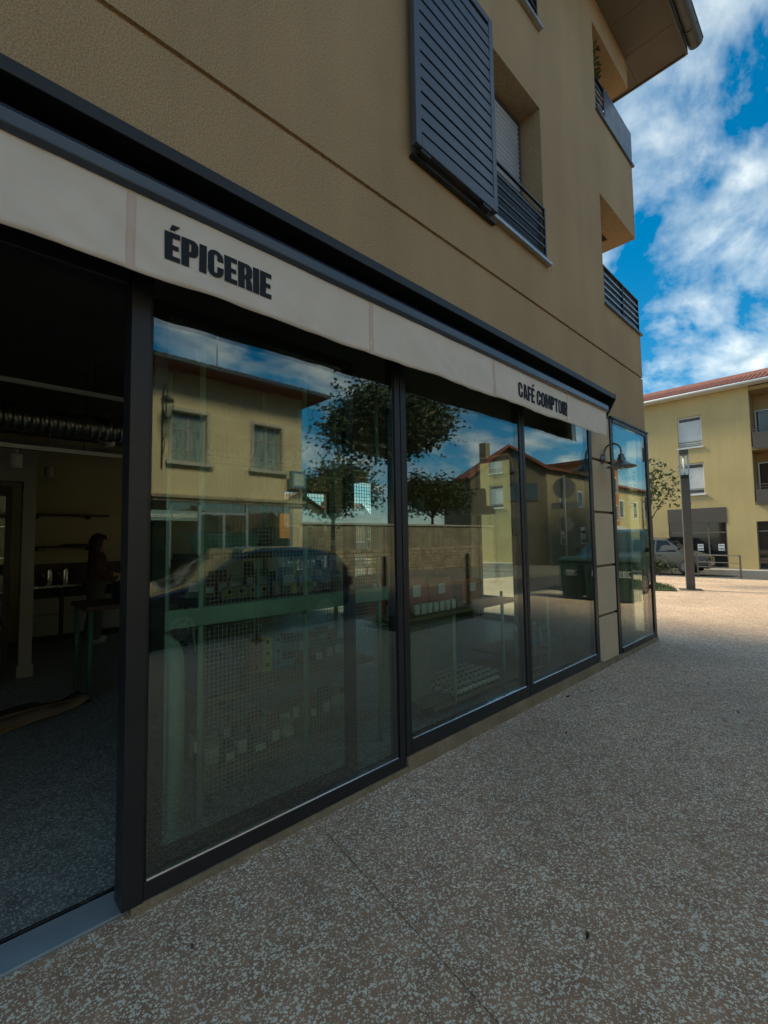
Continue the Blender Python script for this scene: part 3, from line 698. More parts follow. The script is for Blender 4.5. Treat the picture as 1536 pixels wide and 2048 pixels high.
# woman at the counter: one continuous body, hair as a child
PO = (1.78, 6.10, .003)
pe = thing('person', PO, 'woman with long dark hair in brown jumper and wide grey trousers holding a cloth', 'person')
def rings_body(pts, n=14):   # pts: centre, rx, ry
    return [[(c[0]+rx*math.cos(2*math.pi*k/n), c[1]+ry*math.sin(2*math.pi*k/n), c[2]) for k in range(n)] for c, rx, ry in pts]
def limb(mb, pts, rs, n=12): mb.tube(pts, rs, n)
bd = MB()
bd.loft(rings_body([((-.03,0,.80),.15,.17),((-.03,0,.90),.155,.175),((-.02,0,1.0),.13,.155),((-.01,0,1.12),.125,.15),((-.01,0,1.25),.13,.17),((-.015,0,1.33),.11,.185),((-.015,0,1.375),.075,.12),((0,0,1.40),.052,.055),((.005,0,1.45),.048,.05)]))
bd.loft(rings_body([((.02,0,1.415),.045,.045),((.03,0,1.44),.075,.06),((.028,0,1.48),.095,.072),((.02,0,1.53),.10,.078),((.015,0,1.58),.098,.077),((.01,0,1.62),.075,.06),((.005,0,1.645),.03,.03)]))
bd.lathe([(0,-.012),(.010,-.008),(.012,.0),(.008,.022),(0,.032)], 8, (.122, 0, 1.512))   # nose
for s_ in (-1, 1):
    limb(bd, [(-.03, .085*s_, .84), (-.02, .09*s_, .62), (-.03+.02*s_, .09*s_, .48), (-.05+.03*s_, .09*s_, .25), (-.06+.03*s_, .09*s_, .06)], [.105, .105, .10, .105, .11])
    limb(bd, [(-.05+.03*s_, .09*s_, .045), (.02+.03*s_, .09*s_, .04), (.12+.03*s_, .095*s_, .028)], [.045, .045, .032])
    limb(bd, [(-.015, .165*s_, 1.335), (-.05, .205*s_, 1.22), (-.055, .215*s_, 1.09), (.06, .185*s_, 1.02), (.19, .11*s_, 1.03)], [.058, .054, .047, .042, .032])
    limb(bd, [(.19, .11*s_, 1.03), (.225, .095*s_, 1.035), (.26, .085*s_, 1.03)], [.03, .036, .028])
    for f_ in range(4): limb(bd, [(.25, (.06+.017*f_)*s_, 1.035), (.29, (.055+.017*f_)*s_, 1.03), (.31-.006*abs(f_-1), (.05+.017*f_)*s_, 1.0)], [.0095, .009, .007], 8)
    limb(bd, [(.225, .07*s_, 1.045), (.25, .045*s_, 1.05), (.27, .035*s_, 1.035)], [.011, .010, .008], 8)
body = bd.build('body', WALLG, pe, merge=False)
rm = body.modifiers.new('remesh', 'REMESH'); rm.mode = 'VOXEL'; rm.voxel_size = .012; rm.use_smooth_shade = True
dg = bpy.context.evaluated_depsgraph_get(); me2 = bpy.data.meshes.new_from_object(body.evaluated_get(dg)); body.modifiers.clear(); body.data = me2
SKIN = mat('skin', (.42, .24, .165), .55); KNIT = mat('brown_jumper', (.095, .048, .030), .95, bump=.002, bscale=200); TROU = mat('grey_trousers', (.10, .10, .092), .95, vary=.1); SHOE = mat('pale_shoes', (.5, .5, .47), .7)
me2.materials.clear()
for q in (SKIN, KNIT, TROU, SHOE): me2.materials.append(q)
for p_ in me2.polygons:
    c = p_.center; p_.use_smooth = True
    if c.z < .07: i_ = 3
    elif c.z < .93 and c.x < .17: i_ = 2
    elif c.z < 1.385 and not (c.x > .175): i_ = 1
    else: i_ = 0
    p_.material_index = i_
HAIR = mat('dark_hair', (.022, .014, .010), .5, bump=.003, bscale=120, stretch=(6, 6, .6))
hr = MB().loft(rings_body([((-.055,0,1.16),.030,.075),((-.075,0,1.24),.055,.10),((-.06,0,1.34),.075,.105),((-.045,0,1.42),.08,.095),((-.03,0,1.49),.10,.098),((-.02,0,1.56),.115,.095),((-.005,0,1.61),.105,.086),((-.005,0,1.65),.07,.06),((-.005,0,1.668),.02,.02)], 18))
hr.loft(rings_body([((.085,0,1.565),.025,.055),((.075,0,1.60),.04,.065),((.05,0,1.64),.05,.055)], 12)); hr.build('hair', HAIR, pe)
for s_ in (-1, 1): MB().lathe([(0,-.006),(.007,0),(0,.006)], 8, (.112, .03*s_, 1.535)).build('eye', BLACK, pe)
MB().box(.108, .121, -.02, .02, 1.462, 1.470).build('mouth', mat('lips', (.3, .12, .1), .5), pe)
# cloth in her hands
cl = MB(); N_ = 12; vv = []
for i in range(N_+1):
    for j in range(N_+1):
        u, v = i/N_, j/N_; vv.append((2.06+.30*u-.16*v+.015*math.sin(9*v), 6.0+.22*u*.3+.05*math.sin(7*u+5*v)+.03*v, 1.045-.10*u*0-.42*v+.02*math.sin(8*u)))
cl.add(vv, [(i*(N_+1)+j, (i+1)*(N_+1)+j, (i+1)*(N_+1)+j+1, i*(N_+1)+j+1) for i in range(N_) for j in range(N_)], True)
cl = cl.build('cloth', mat('cream_cloth', (.48, .43, .32), .95, vary=.08)); q = cl.modifiers.new('s', 'SOLIDIFY'); q.thickness = .006
tag(cl, 'cream cloth hanging from the hands of the woman', 'cloth')

# ceiling services
for z, y, lab in ((2.945, 3.0, 'white lighting track under the shop ceiling nearest the door'), (2.43, 3.4, 'lower white lighting track farther inside the shop')):
    tr = thing('lighting_track', (1.0, y, z), lab, 'light track')
    MB().box(-3, 4.5, -.025, .025, 0, .04).build('rail', WHITE, tr); MB().box(-3, 4.5, -.008, .008, -.004, -.0005).build('slot', BLACK, tr)
    for xx in (-1.5, 0.05, 1.6, 3.2): MB().box(xx-.004, xx+.004, -.004, .004, .0405, 3.28-z).build('hanger', BLACK, tr)
SPOTM = mat('spot_white', (.42, .42, .40), .5)
for (xx, y, z, lab) in ((.50, 3.4, 2.425, 'white cylinder spotlight at the left end of the lower track'), (1.04, 5.5, 2.62, 'small white cylinder spotlight in front of the back wall'), (.17, 3.0, 2.94, 'square white spotlight on the upper track by the door')):
    sp = thing('spotlight', (xx, y, z), lab, 'spotlight')
    MB().lathe([(.0, -.05), (.015, -.05), (.015, -.001)], 10).build('stem', SPOTM, sp)
    MB().lathe([(.0, -.052), (.045, -.052), (.048, -.058), (.048, -.19), (.044, -.192), (.040, -.17), (0, -.168)], 20).build('housing', SPOTM, sp)
    MB().lathe([(.0, -.1675), (.036, -.172), (.03, -.185), (0, -.186)], 16).build('lens', BLACK, sp)
    if z == 2.62: MB().lathe([(.01, 0), (.01, 3.28-z)], 8).build('rod', SPOTM, sp)
du = thing('ventilation_duct', (1.0, 3.9, 2.84), 'ribbed silver ventilation duct under the black ceiling', 'duct')
prof = []
for i in range(121):
    x = -4+i*.075; prof += [(x, .135), (x+.05, .135), (x+.055, .147), (x+.07, .147)]
n = 20; vs_ = [(x, r_*math.cos(2*math.pi*k/n), r_*math.sin(2*math.pi*k/n)) for x, r_ in prof for k in range(n)]
MB().add(vs_, [(i*n+k, i*n+(k+1)%n, (i+1)*n+(k+1)%n, (i+1)*n+k) for i in range(len(prof)-1) for k in range(n)], True).build('spiral_pipe', mat('duct_foil', (.34, .34, .32), .3, .9), du)
for xx in (-1.4, .6, 2.6): MB().box(xx-.012, xx+.012, -.004, .004, .148, .44).build('strap', ZINC, du)
for y, z in ((4.6, 2.95), (5.5, 2.80)):
    tag(MB().box(-3, 5.6, y, y+.07, z, z+.10).build('ceiling_beam', WALLG), 'grey steel beam under the ceiling, %s' % ('nearer the duct' if y < 5 else 'nearer the back wall'), 'beam')
tag(MB().lathe([(0, 0), (.09, .0), (.10, .03), (.10, .07), (.06, .09), (.02, .09), (.02, .42)], 20, (1.62, 5.0, 2.86)).build('smoke_detector', WHITE), 'round white smoke detector hanging from the ceiling', 'detector')
PEND = mat('pendant_mint', (.30, .37, .31), .45)
for (x, y, z, s_, lab) in ((4.87, 2.2, 1.74, 1.0, 'pale green pendant lamp with tall neck, farther from the pier'), (5.48, 1.6, 1.86, 1.22, 'large pale green dome pendant lamp, nearer the pier')):
    pn = thing('pendant_lamp', (x, y, z), lab, 'pendant lamp')
    MB().lathe([(.19*s_, -.02), (.192*s_, .0), (.185*s_, .05), (.15*s_, .09), (.098*s_, .10), (.096*s_, .30), (.085*s_, .34), (0, .345)], 28).build('shade', PEND, pn)
    MB().lathe([(.006, .345), (.006, 3.28-z)], 8).build('cable', BLACK, pn)
    MB().lathe([(0, -.05), (.04, -.03), (.045, .01), (.02, .05)], 14).build('bulb', WHITE, pn)

# green tube display unit just behind the first pane
du_ = thing('display_rack', (1.7, .6, .003), 'mint green tube rack with wire grid behind the first shop pane', 'rack'); DO = (1.7, .6, .003)
for xx in (1.06, 1.755, 2.42):
    for yy in (.42, .95): MB().tube([(xx, yy, .003), (xx, yy, 2.62)], .016, 10).build('upright', GREEN, du_, DO)
MB().box(.735, 2.62, .385, .405, 1.045, 1.145).build('beam', GREEN, du_, DO, bevel=.006)
MB().box(1.62, 2.62, .385, .405, 1.605, 1.685).build('beam', GREEN, du_, DO, bevel=.006)
MB().tube([(.72, .44, 1.02), (.80, .44, 1.015), (.87, .44, .99), (.915, .44, .945), (.935, .44, .88), (.94, .44, .78), (.94, .44, .003)], .040, 16).build('curved_leg', GREEN, du_, DO)
MB().tube([(.90, .95, 1.3), (.90, .95, .003)], .016, 10).build('upright', GREEN, du_, DO)
gr = MB(); z = .12
while z < 2.02:
    gr.box(1.075, 2.405, .4235, .4265, z, z+.003); z += .025
x = 1.085
while x < 2.40:
    gr.box(x, x+.003, .4205, .4232, .12, 2.02); x += .025
gr.build('wire_grid', WIRE, du_, DO, fix=False)
SH_Z = (.20, .62, 1.15, 1.43)
for z in SH_Z: MB().box(1.08, 2.40, .45, .93, z-.03, z).build('shelf_board', WOOD if z < 1 else WOOD_D, du_, DO, bevel=.003)
# things on the rack
def packs(cols, rows, x0, dx, y, z0, sx, sy, sz, colors, name, labs, group):
    for i in range(cols):
        m_ = mat('pack_%s_%d' % (name, i), colors[i % len(colors)], .55)
        for j in range(rows):
            mb = MB().box(-sx/2, sx/2, -sy/2, sy/2, 0, sz).build(name, m_, bevel=.006)
            mb.location = (x0+i*dx+random.uniform(-.004, .004), y, z0+j*(sz+.002)); mb.rotation_euler = (0, 0, random.uniform(-.06, .06))
            b2 = MB().lathe([(0, 0), (.014, 0), (.014, .001), (0, .001)], 12, (0, 0, 0)); b2.v = [(x, -sy/2-.001+z*-1, y2+sz*.62) for x, y2, z in b2.v]; b2.build('sticker', BLACK, mb)
            tag(mb, labs[i % len(labs)], 'tin', group)
packs(3, 3, 1.545, .082, .72, .622, .066, .07, .074, [(.75,.20,.03),(.80,.72,.08),(.05,.42,.66)], 'tin', ['orange square tin stacked on the rack shelf', 'yellow square tin stacked on the rack shelf', 'blue square tin stacked on the rack shelf'], 'square tins stacked on the rack')
for z, lab in ((.622, 'blue round tin under another at the end of the tins'), (.735, 'blue round tin on top at the end of the tins')):
    rt_ = thing('round_tin', (1.80, .72, z), lab, 'tin')
    MB().lathe([(0, 0), (.055, 0), (.058, .01), (.058, .06), (0, .061)], 20).build('body', mat('tin_teal%d' % int(z*100), (.04, .40, .58), .4), rt_)
    MB().lathe([(.060, .062), (.060, .098), (.05, .108), (0, .108)], 20).build('lid', BLACK, rt_)
for i, (c, nm) in enumerate((((.15,.50,.46),'teal'),((.55,.36,.36),'pink'),((.70,.66,.08),'yellow'),((.18,.55,.26),'green'))):
    ut = thing('ladle', (1.43+.13*i, .46, 1.18), '%s ladle hanging on the wire grid' % nm, 'ladle'); um = mat('ladle_'+nm, c, .45)
    MB().tube([(0, 0, .22), (.0, -.008, .12), (0, 0, .06)], [.006, .010, .008], 8).build('handle', um, ut)
    MB().lathe([(0, -.028), (.016, -.02), (.024, 0), (.020, .03), (.008, .06), (0, .062)], 12).build('bowl', um, ut)
packs(4, 1, 1.30, .078, .60, 1.152, .070, .06, .07, [(.40,.36,.09)], 'sachet', ['yellow sachet lying in the row on the rack shelf'], 'yellow sachets on the rack')
tag(MB().box(1.62, 1.84, .62, .90, 1.431, 1.60).build('dark_box', WALLG, bevel=.01), 'dark grey box standing on the top rack shelf', 'box')
tag(MB().prism([(1.18, 1.431), (1.46, 1.431), (1.50, 1.56), (1.14, 1.56)], lambda u, v, t: (u, t, v), .55, .85).build('mint_crate', mat('crate_mint', (.16, .38, .28), .5), bevel=.01), 'mint green tapered crate on the top rack shelf', 'crate')
tag(MB().box(1.10, 1.32, .50, .85, .621, .80).build('blue_box', mat('box_blue', (.10, .16, .26), .7), bevel=.004), 'blue grey carton at the left end of the rack shelf', 'box')
for i in range(6):
    cw = thing('glass_cup', (2.02+.06*i, .60+.04*(i % 2), 1.152), 'clear glass cup in the row on the rack shelf', 'cup', 'glass cups on the rack')
    MB().lathe([(.02, 0), (.026, .004), (.029, .075), (.027, .075), (.023, .008), (0, .007)], 14).build('bowl', GLASS_C, cw)
    MB().lathe([(.0295, .072), (.0305, .075), (.0295, .078)], 14).build('rim', STEEL, cw)
tag(MB().lathe([(0,0),(.04,.0),(.055,.04),(.03,.07),(.045,.10),(0,.105)], 7, (1.72, .60, .201), False).build('paper_bundle', WHITE), 'crumpled white paper on the lowest rack shelf', 'paper')

# second rack with baskets, red bags and jars behind the second and third panes
d2 = thing('low_display_rack', (4.0, .7, .003), 'low green display rack with wooden tops behind the middle panes', 'rack'); D2 = (4.0, .7, .003)
for xx in (2.56, 3.30, 4.10, 5.05):
    for yy in (.40, 1.0): MB().tube([(xx, yy, .003), (xx, yy, .84)], .016, 10).build('upright', GREEN, d2, D2)
MB().box(2.54, 4.42, .36, 1.04, .842, .868).build('top_board', WOOD, d2, D2, bevel=.003)
MB().box(3.0, 5.1, .38, 1.02, .065, .090).build('shelf_board', WOOD, d2, D2, bevel=.003)
MB().box(4.44, 5.1, .38, 1.02, .215, .240).build('shelf_board', WOOD, d2, D2, bevel=.003)
g2 = MB(); z = .12
while z < .83: g2.box(2.575, 3.285, .4035, .4065, z, z+.003); z += .025
x = 2.58
while x < 3.28: g2.box(x, x+.003, .4005, .4032, .12, .83); x += .025
g2.build('wire_grid', WIRE, d2, D2, fix=False)
MB().box(2.62, 3.22, .60, .62, .12, .80).build('back_panel', WALLG, d2, D2)
REDB = mat('terracotta_paper', (.48, .12, .05), .8, vary=.15, vscale=8, bump=.003, bscale=30)
for i, (x, y, h_, w_) in enumerate(((2.98, .62, .30, .30), (3.42, .70, .27, .34), (3.86, .66, .24, .30), (2.68, .80, .33, .24))):
    bg_ = thing('paper_bag', (x, y, .869), ('tall terracotta bag at the left end of the wooden rack top', 'wide terracotta bag in the middle of the wooden rack top', 'short terracotta bag at the right end of the wooden rack top', 'tallest terracotta bag beside the shop post')[i], 'bag')
    rg = [[(sx*w_/2*k_+ .01*math.sin(5*zz+i), sy*.07*k_, zz) for sx, sy in ((-1,-1),(1,-1),(1,1),(-1,1))] for zz, k_ in ((0, 1), (h_*.5, 1.06), (h_*.85, .96), (h_, .9))]
    MB().loft(rg, smooth=False).build('sack', REDB, bg_, bevel=.012)
    MB().box(-.05, .05, -.083, -.081, h_*.45, h_*.8).build('paper_label', WHITE, bg_)
    MB().tube([(-.06, -.02, h_), (-.055, -.02, h_+.07), (0, -.02, h_+.10), (.055, -.02, h_+.07), (.06, -.02, h_)], .005, 6).build('handle', CARD, bg_)
for i in range(7):
    mb = MB().box(-.026, .026, -.02, .02, 0, .085).build('white_packet', WHITE, bevel=.006); mb.location = (2.88+.082*i, .46, .8695); mb.rotation_euler = (0, 0, random.uniform(-.2, .2))
    tag(mb, 'small white packet in the row before the terracotta bags', 'packet', 'white packets on the rack top')
JG = glass_mat('jar_glass', (.55, .60, .55), .10); LID = mat('jar_lid', (.50, .50, .47), .35, .6)
jar0 = None
for r_ in range(5):
    for c_ in range(10):
        x, y = 3.34+.075*c_, .44+.095*r_
        if jar0 is None:
            jar0 = thing('jar', (x, y, .0905), 'small glass jar in the rows on the low shelf', 'jar', 'jars on the low shelf')
            MB().lathe([(.026, 0), (.030, .006), (.030, .075), (.025, .085)], 12).build('glass', mat('jar_fill', (.10, .11, .085), .25), jar0)
            MB().lathe([(.028, .086), (.028, .103), (0, .104)], 12).build('lid', LID, jar0)
            MB().lathe([(.0305, .022), (.0305, .062)], 12).build('paper_label', WHITE, jar0)
        else:
            j = copy_tree(jar0); j.location = (x, y, .0905); j.rotation_euler = (0, 0, random.random()*6)
bt0 = None
BLU = mat('bottle_blue', (.05, .22, .30), .25); BLC = glass_mat('bottle_glass', (.75, .82, .80), .08)
for i in range(9):
    x, y = 4.50+.068*i, .50+.03*(i % 2)
    if bt0 is None:
        bt0 = thing('bottle', (x, y, .2405), 'tall slim bottle with blue label on the low rack end', 'bottle', 'slim bottles on the low rack')
        MB().lathe([(.028, 0), (.030, .01), (.030, .125), (.014, .175), (.011, .26)], 12).build('glass', mat('bottle_body', (.16, .19, .17), .2), bt0)
        MB().lathe([(.0308, .02), (.0308, .115)], 12).build('paper_label', BLU, bt0)
        MB().lathe([(.0125, .255), (.0125, .282), (0, .283)], 10).build('cap', LID, bt0)
    else:
        j = copy_tree(bt0); j.location = (x, y, .2405)
tag(MB().box(4.95, 5.04, .46, .62, .091, .214).build('carton', WALLG, bevel=.004), 'grey carton under the slim bottles on the low rack', 'box')
# round-legged white stools
for i, (x, y, lab) in enumerate(((2.35, 4.30, 'white stool behind the green rack, nearer the door'), (2.95, 5.3, 'white stool farther back behind the green rack'))):
    st = thing('stool', (x, y, .003), lab, 'stool')
    MB().box(-.17, .17, -.17, .17, .425, .455).build('seat', WHITE, st, bevel=.012)
    for sx in (-1, 1):
        for sy in (-1, 1): MB().tube([(.13*sx, .13*sy, .424), (.17*sx, .17*sy, .0)], [.017, .013], 8).build('leg', WHITE, st)
    MB().tube([(-.16, -.155, .16), (.16, -.155, .16)], .009, 8).build('stretcher', WHITE, st); MB().tube([(-.16, .155, .16), (.16, .155, .16)], .009, 8).build('stretcher', WHITE, st)
# green table by the door
GREEN_D = mat('dark_green_tube', (.05, .12, .08), .5)
tb = thing('green_table', (1.5, 3.3, .003), 'green tube frame table inside the open doorway', 'table'); TO = (1.5, 3.3, .003)
for xx in (1.07, 2.2):
    for yy in (3.05, 3.65): MB().tube([(xx, yy, .003), (xx, yy, .86)], .024, 12).build('leg', GREEN_D, tb, TO)
MB().box(1.02, 2.25, 3.0, 3.70, .862, .905).build('table_top', WOOD_D, tb, TO, bevel=.006)
tag(MB().box(1.35, 1.75, 3.15, 3.5, .906, 1.10).build('navy_box', mat('navy', (.015, .02, .05), .6), bevel=.01), 'navy box on the green table in the doorway', 'box')
tag(MB().box(1.45, 1.85, 3.2, 3.55, .12, .55).build('red_crate', mat('red_crate_m', (.16, .02, .012), .6), bevel=.01), 'dark red crate under the green table', 'crate')
bpy.data.objects['red_crate'].location = (0, 0, -.116)
# flattened cardboard on the floor
for i, (x, y, sx, sy, z, rz, lab) in enumerate(((.30, 2.95, .95, .55, .004, .25, 'flat cardboard sheet at the bottom of the pile in the doorway'), (.22, 2.85, .70, .42, .022, .45, 'folded cardboard sheet lying across the pile in the doorway'), (.72, 3.02, .62, .34, .024, .12, 'narrow cardboard sheet with raised edge at the end of the pile'))):
    cb = thing('cardboard_sheet', (x, y, z), lab, 'cardboard', rotz=rz)
    N_ = 10; vv = [(-sx/2+sx*a/N_, sy*(b-.5), .012*math.sin(a*.9+i*2)+.012+(.05*max(0, a/N_-.75)*4*(i == 2))) for a in range(N_+1) for b in (0, 1)]
    me = MB().add(vv, [(2*a, 2*a+2, 2*a+3, 2*a+1) for a in range(N_)], True).build('panel', CARD, cb); q = me.modifiers.new('s', 'SOLIDIFY'); q.thickness = .008; q.offset = 1
    MB().box(-sx/2, sx/2, -.004, .004, .034, .038).build('fold', WOOD, cb)

# more stock on the rack shelves
rnd = random.Random(17); KR = [mat('stock_%d' % i, c, .65) for i, c in enumerate(((.34,.24,.14),(.10,.09,.08),(.42,.38,.30),(.16,.22,.15),(.30,.10,.05),(.08,.10,.14)))]
for z, x, xe, y in ((.202, 1.12, 1.62, .52), (.202, 1.12, 2.36, .70), (.622, 1.94, 2.36, .62), (.622, 1.36, 2.36, .84), (1.152, 1.66, 1.98, .58), (1.152, 1.12, 2.36, .80), (1.432, 1.88, 2.36, .60)):
    while x < xe-.09:
        w_ = rnd.uniform(.06, .11); h_ = rnd.uniform(.11, .22); d_ = rnd.uniform(.04, .08); i = rnd.randrange(6)
        nm = ('box', 'kraft_bag', 'jar')[i % 3]
        t = thing('stock_'+nm, (x+w_/2, y+rnd.uniform(-.01, .01), z), {'box': 'small carton among the stock on the green rack shelves', 'kraft_bag': 'folded paper pouch among the stock on the green rack shelves', 'jar': 'lidded jar among the stock on the green rack shelves'}[nm], nm.replace('_', ' '), 'stock on the green rack: '+nm.replace('_', ' '), rnd.uniform(-.15, .15))
        if nm == 'jar':
            r_ = min(w_/2, .045); MB().lathe([(r_*.9, 0), (r_, .008), (r_, h_*.8), (r_*.8, h_*.88)], 12).build('glass', KR[i], t); MB().lathe([(r_*.86, h_*.881), (r_*.86, h_), (0, h_+.001)], 12).build('lid', LID, t); MB().lathe([(r_*1.02, h_*.2), (r_*1.02, h_*.65)], 12).build('paper_label', WHITE, t)
        elif nm == 'box':
            MB().box(-w_/2, w_/2, -d_/2, d_/2, 0, h_).build('carton', KR[i], t, bevel=.004); MB().box(-w_*.38, w_*.38, -d_/2-.0015, -d_/2-.0003, h_*.3, h_*.7).build('paper_label', WHITE, t)
        else:
            MB().loft([[(a*w_/2, b*d_/2*k, zz) for a, b in ((-1,-1),(1,-1),(1,1),(-1,1))] for zz, k in ((0, 1), (h_*.6, .9), (h_*.92, .15), (h_, .12))], smooth=False).build('pouch', KR[i], t, bevel=.003); MB().box(-w_*.3, w_*.3, -d_/2-.001, -d_*.46, h_*.2, h_*.5).build('paper_label', WHITE, t)
        x += w_+.012
for r_ in range(3):
    for c_ in range(8):
        j = copy_tree(jar0); j.location = (2.66+.078*c_, .66+.1*r_, .869) if r_ == 2 else (4.22+.06*c_*.0, .5, -9)
        if r_ != 2:
            for ch in list(j.children): bpy.data.objects.remove(ch)
            bpy.data.objects.remove(j)
        else:
            j['label'] = 'small glass jar in the row behind the bags on the rack top'; j['group'] = 'jars behind the bags'; j.location = (3.10+.078*c_, .92, .869)

# ================================================================== TREES, CARS AND SMALL BUILDERS
def leaf_tree(name, loc, label, h, crown_c, crown_r, nleaf, lsize, m, seed, trunk_r=.09, group=None, squash=(1, 1, 1), nbr=14):
    rnd = random.Random(seed); t = thing(name, loc, label, 'tree', group)
    tk = MB(); top = Vector((rnd.uniform(-.1, .1), rnd.uniform(-.1, .1), crown_c[2]+crown_r*.3))
    fork = Vector((0, 0, max(.4, crown_c[2]-crown_r*.75)))
    tk.tube([(0,0,-.05), (.02, 0, .1), fork*.6, fork, (fork+top)/2+Vector((.05, .03, 0)), top], [trunk_r*1.5, trunk_r*1.1, trunk_r*.9, trunk_r*.8, trunk_r*.5, trunk_r*.15], 10)
    tips = []
    for i in range(nbr):
        a = 2.4*i+rnd.uniform(-.3, .3); e = rnd.uniform(-.15, 1.25); k = .72+.28*rnd.random()
        d = Vector((math.cos(a)*math.cos(e)*squash[0], math.sin(a)*math.cos(e)*squash[1], math.sin(e)*squash[2]))*crown_r*k
        base = fork.lerp(top, rnd.uniform(0, .55)); tip = Vector(crown_c)+d; mid = base.lerp(tip, .5)+Vector((0, 0, crown_r*.10))
        tk.tube([base, mid, tip], [trunk_r*.42, trunk_r*.22, trunk_r*.06], 6)
        for q in (.45, .7, .85, 1.0, 1.0): tips.append((base.lerp(mid, q*2) if q < .5 else mid.lerp(tip, q*2-1), q))
    tk.build('trunk', BARK, t)
    cr = MB()
    for i in range(nleaf):
        p, q = tips[rnd.randrange(len(tips))]; s = crown_r*(.17+.10*q)
        c = p+Vector((rnd.gauss(0, s), rnd.gauss(0, s), rnd.gauss(0, s*.8)))
        d = Vector((rnd.gauss(0, 1), rnd.gauss(0, 1), rnd.gauss(-.25, .7))).normalized(); l = lsize*rnd.uniform(.6, 1.25)
        sd2 = d.cross(Vector((rnd.gauss(0, 1), rnd.gauss(0, 1), rnd.gauss(0, 1)))).normalized()*l*.27; nrm = d.cross(sd2).normalized()*l*.08
        cr.add([c, c+d*l*.45+sd2+nrm, c+d*l, c+d*l*.45-sd2+nrm], [(0,1,2),(0,2,3)])
    cr.build('crown', m, t, fix=False)
    return t

def wheel(parent, x, y, r, side):
    a = MB().lathe([(.0, 0), (r*.72, 0), (r*.93, .01), (r, .05), (r, .17), (r*.93, .21), (0, .21)], 28); a.v = [(x+p, y-side*(q2), r+q) for p, q, q2 in a.v]
    w_ = a.build('wheel', RUBBER, parent)
    b = MB().lathe([(0, 0), (r*.10, 0), (r*.14, .012), (r*.52, .016), (r*.66, .004), (r*.68, -.004)], 28); b.v = [(x+p, y+side*.002-side*(q2)*-1*-1, r+q) for p, q, q2 in b.v]
    b.build('rim', RIM, w_)
    s2 = MB()
    for k in range(8):
        th = 2*math.pi*k/8; s2.obox((x+math.cos(th)*r*.46, y+side*.004, r+math.sin(th)*r*.46), (math.cos(th)*.02, 0, math.sin(th)*.02), (0, .004, 0), (-math.sin(th)*.035, 0, math.cos(th)*.035))
    s2.build('rim_slot', RUBBER, w_)

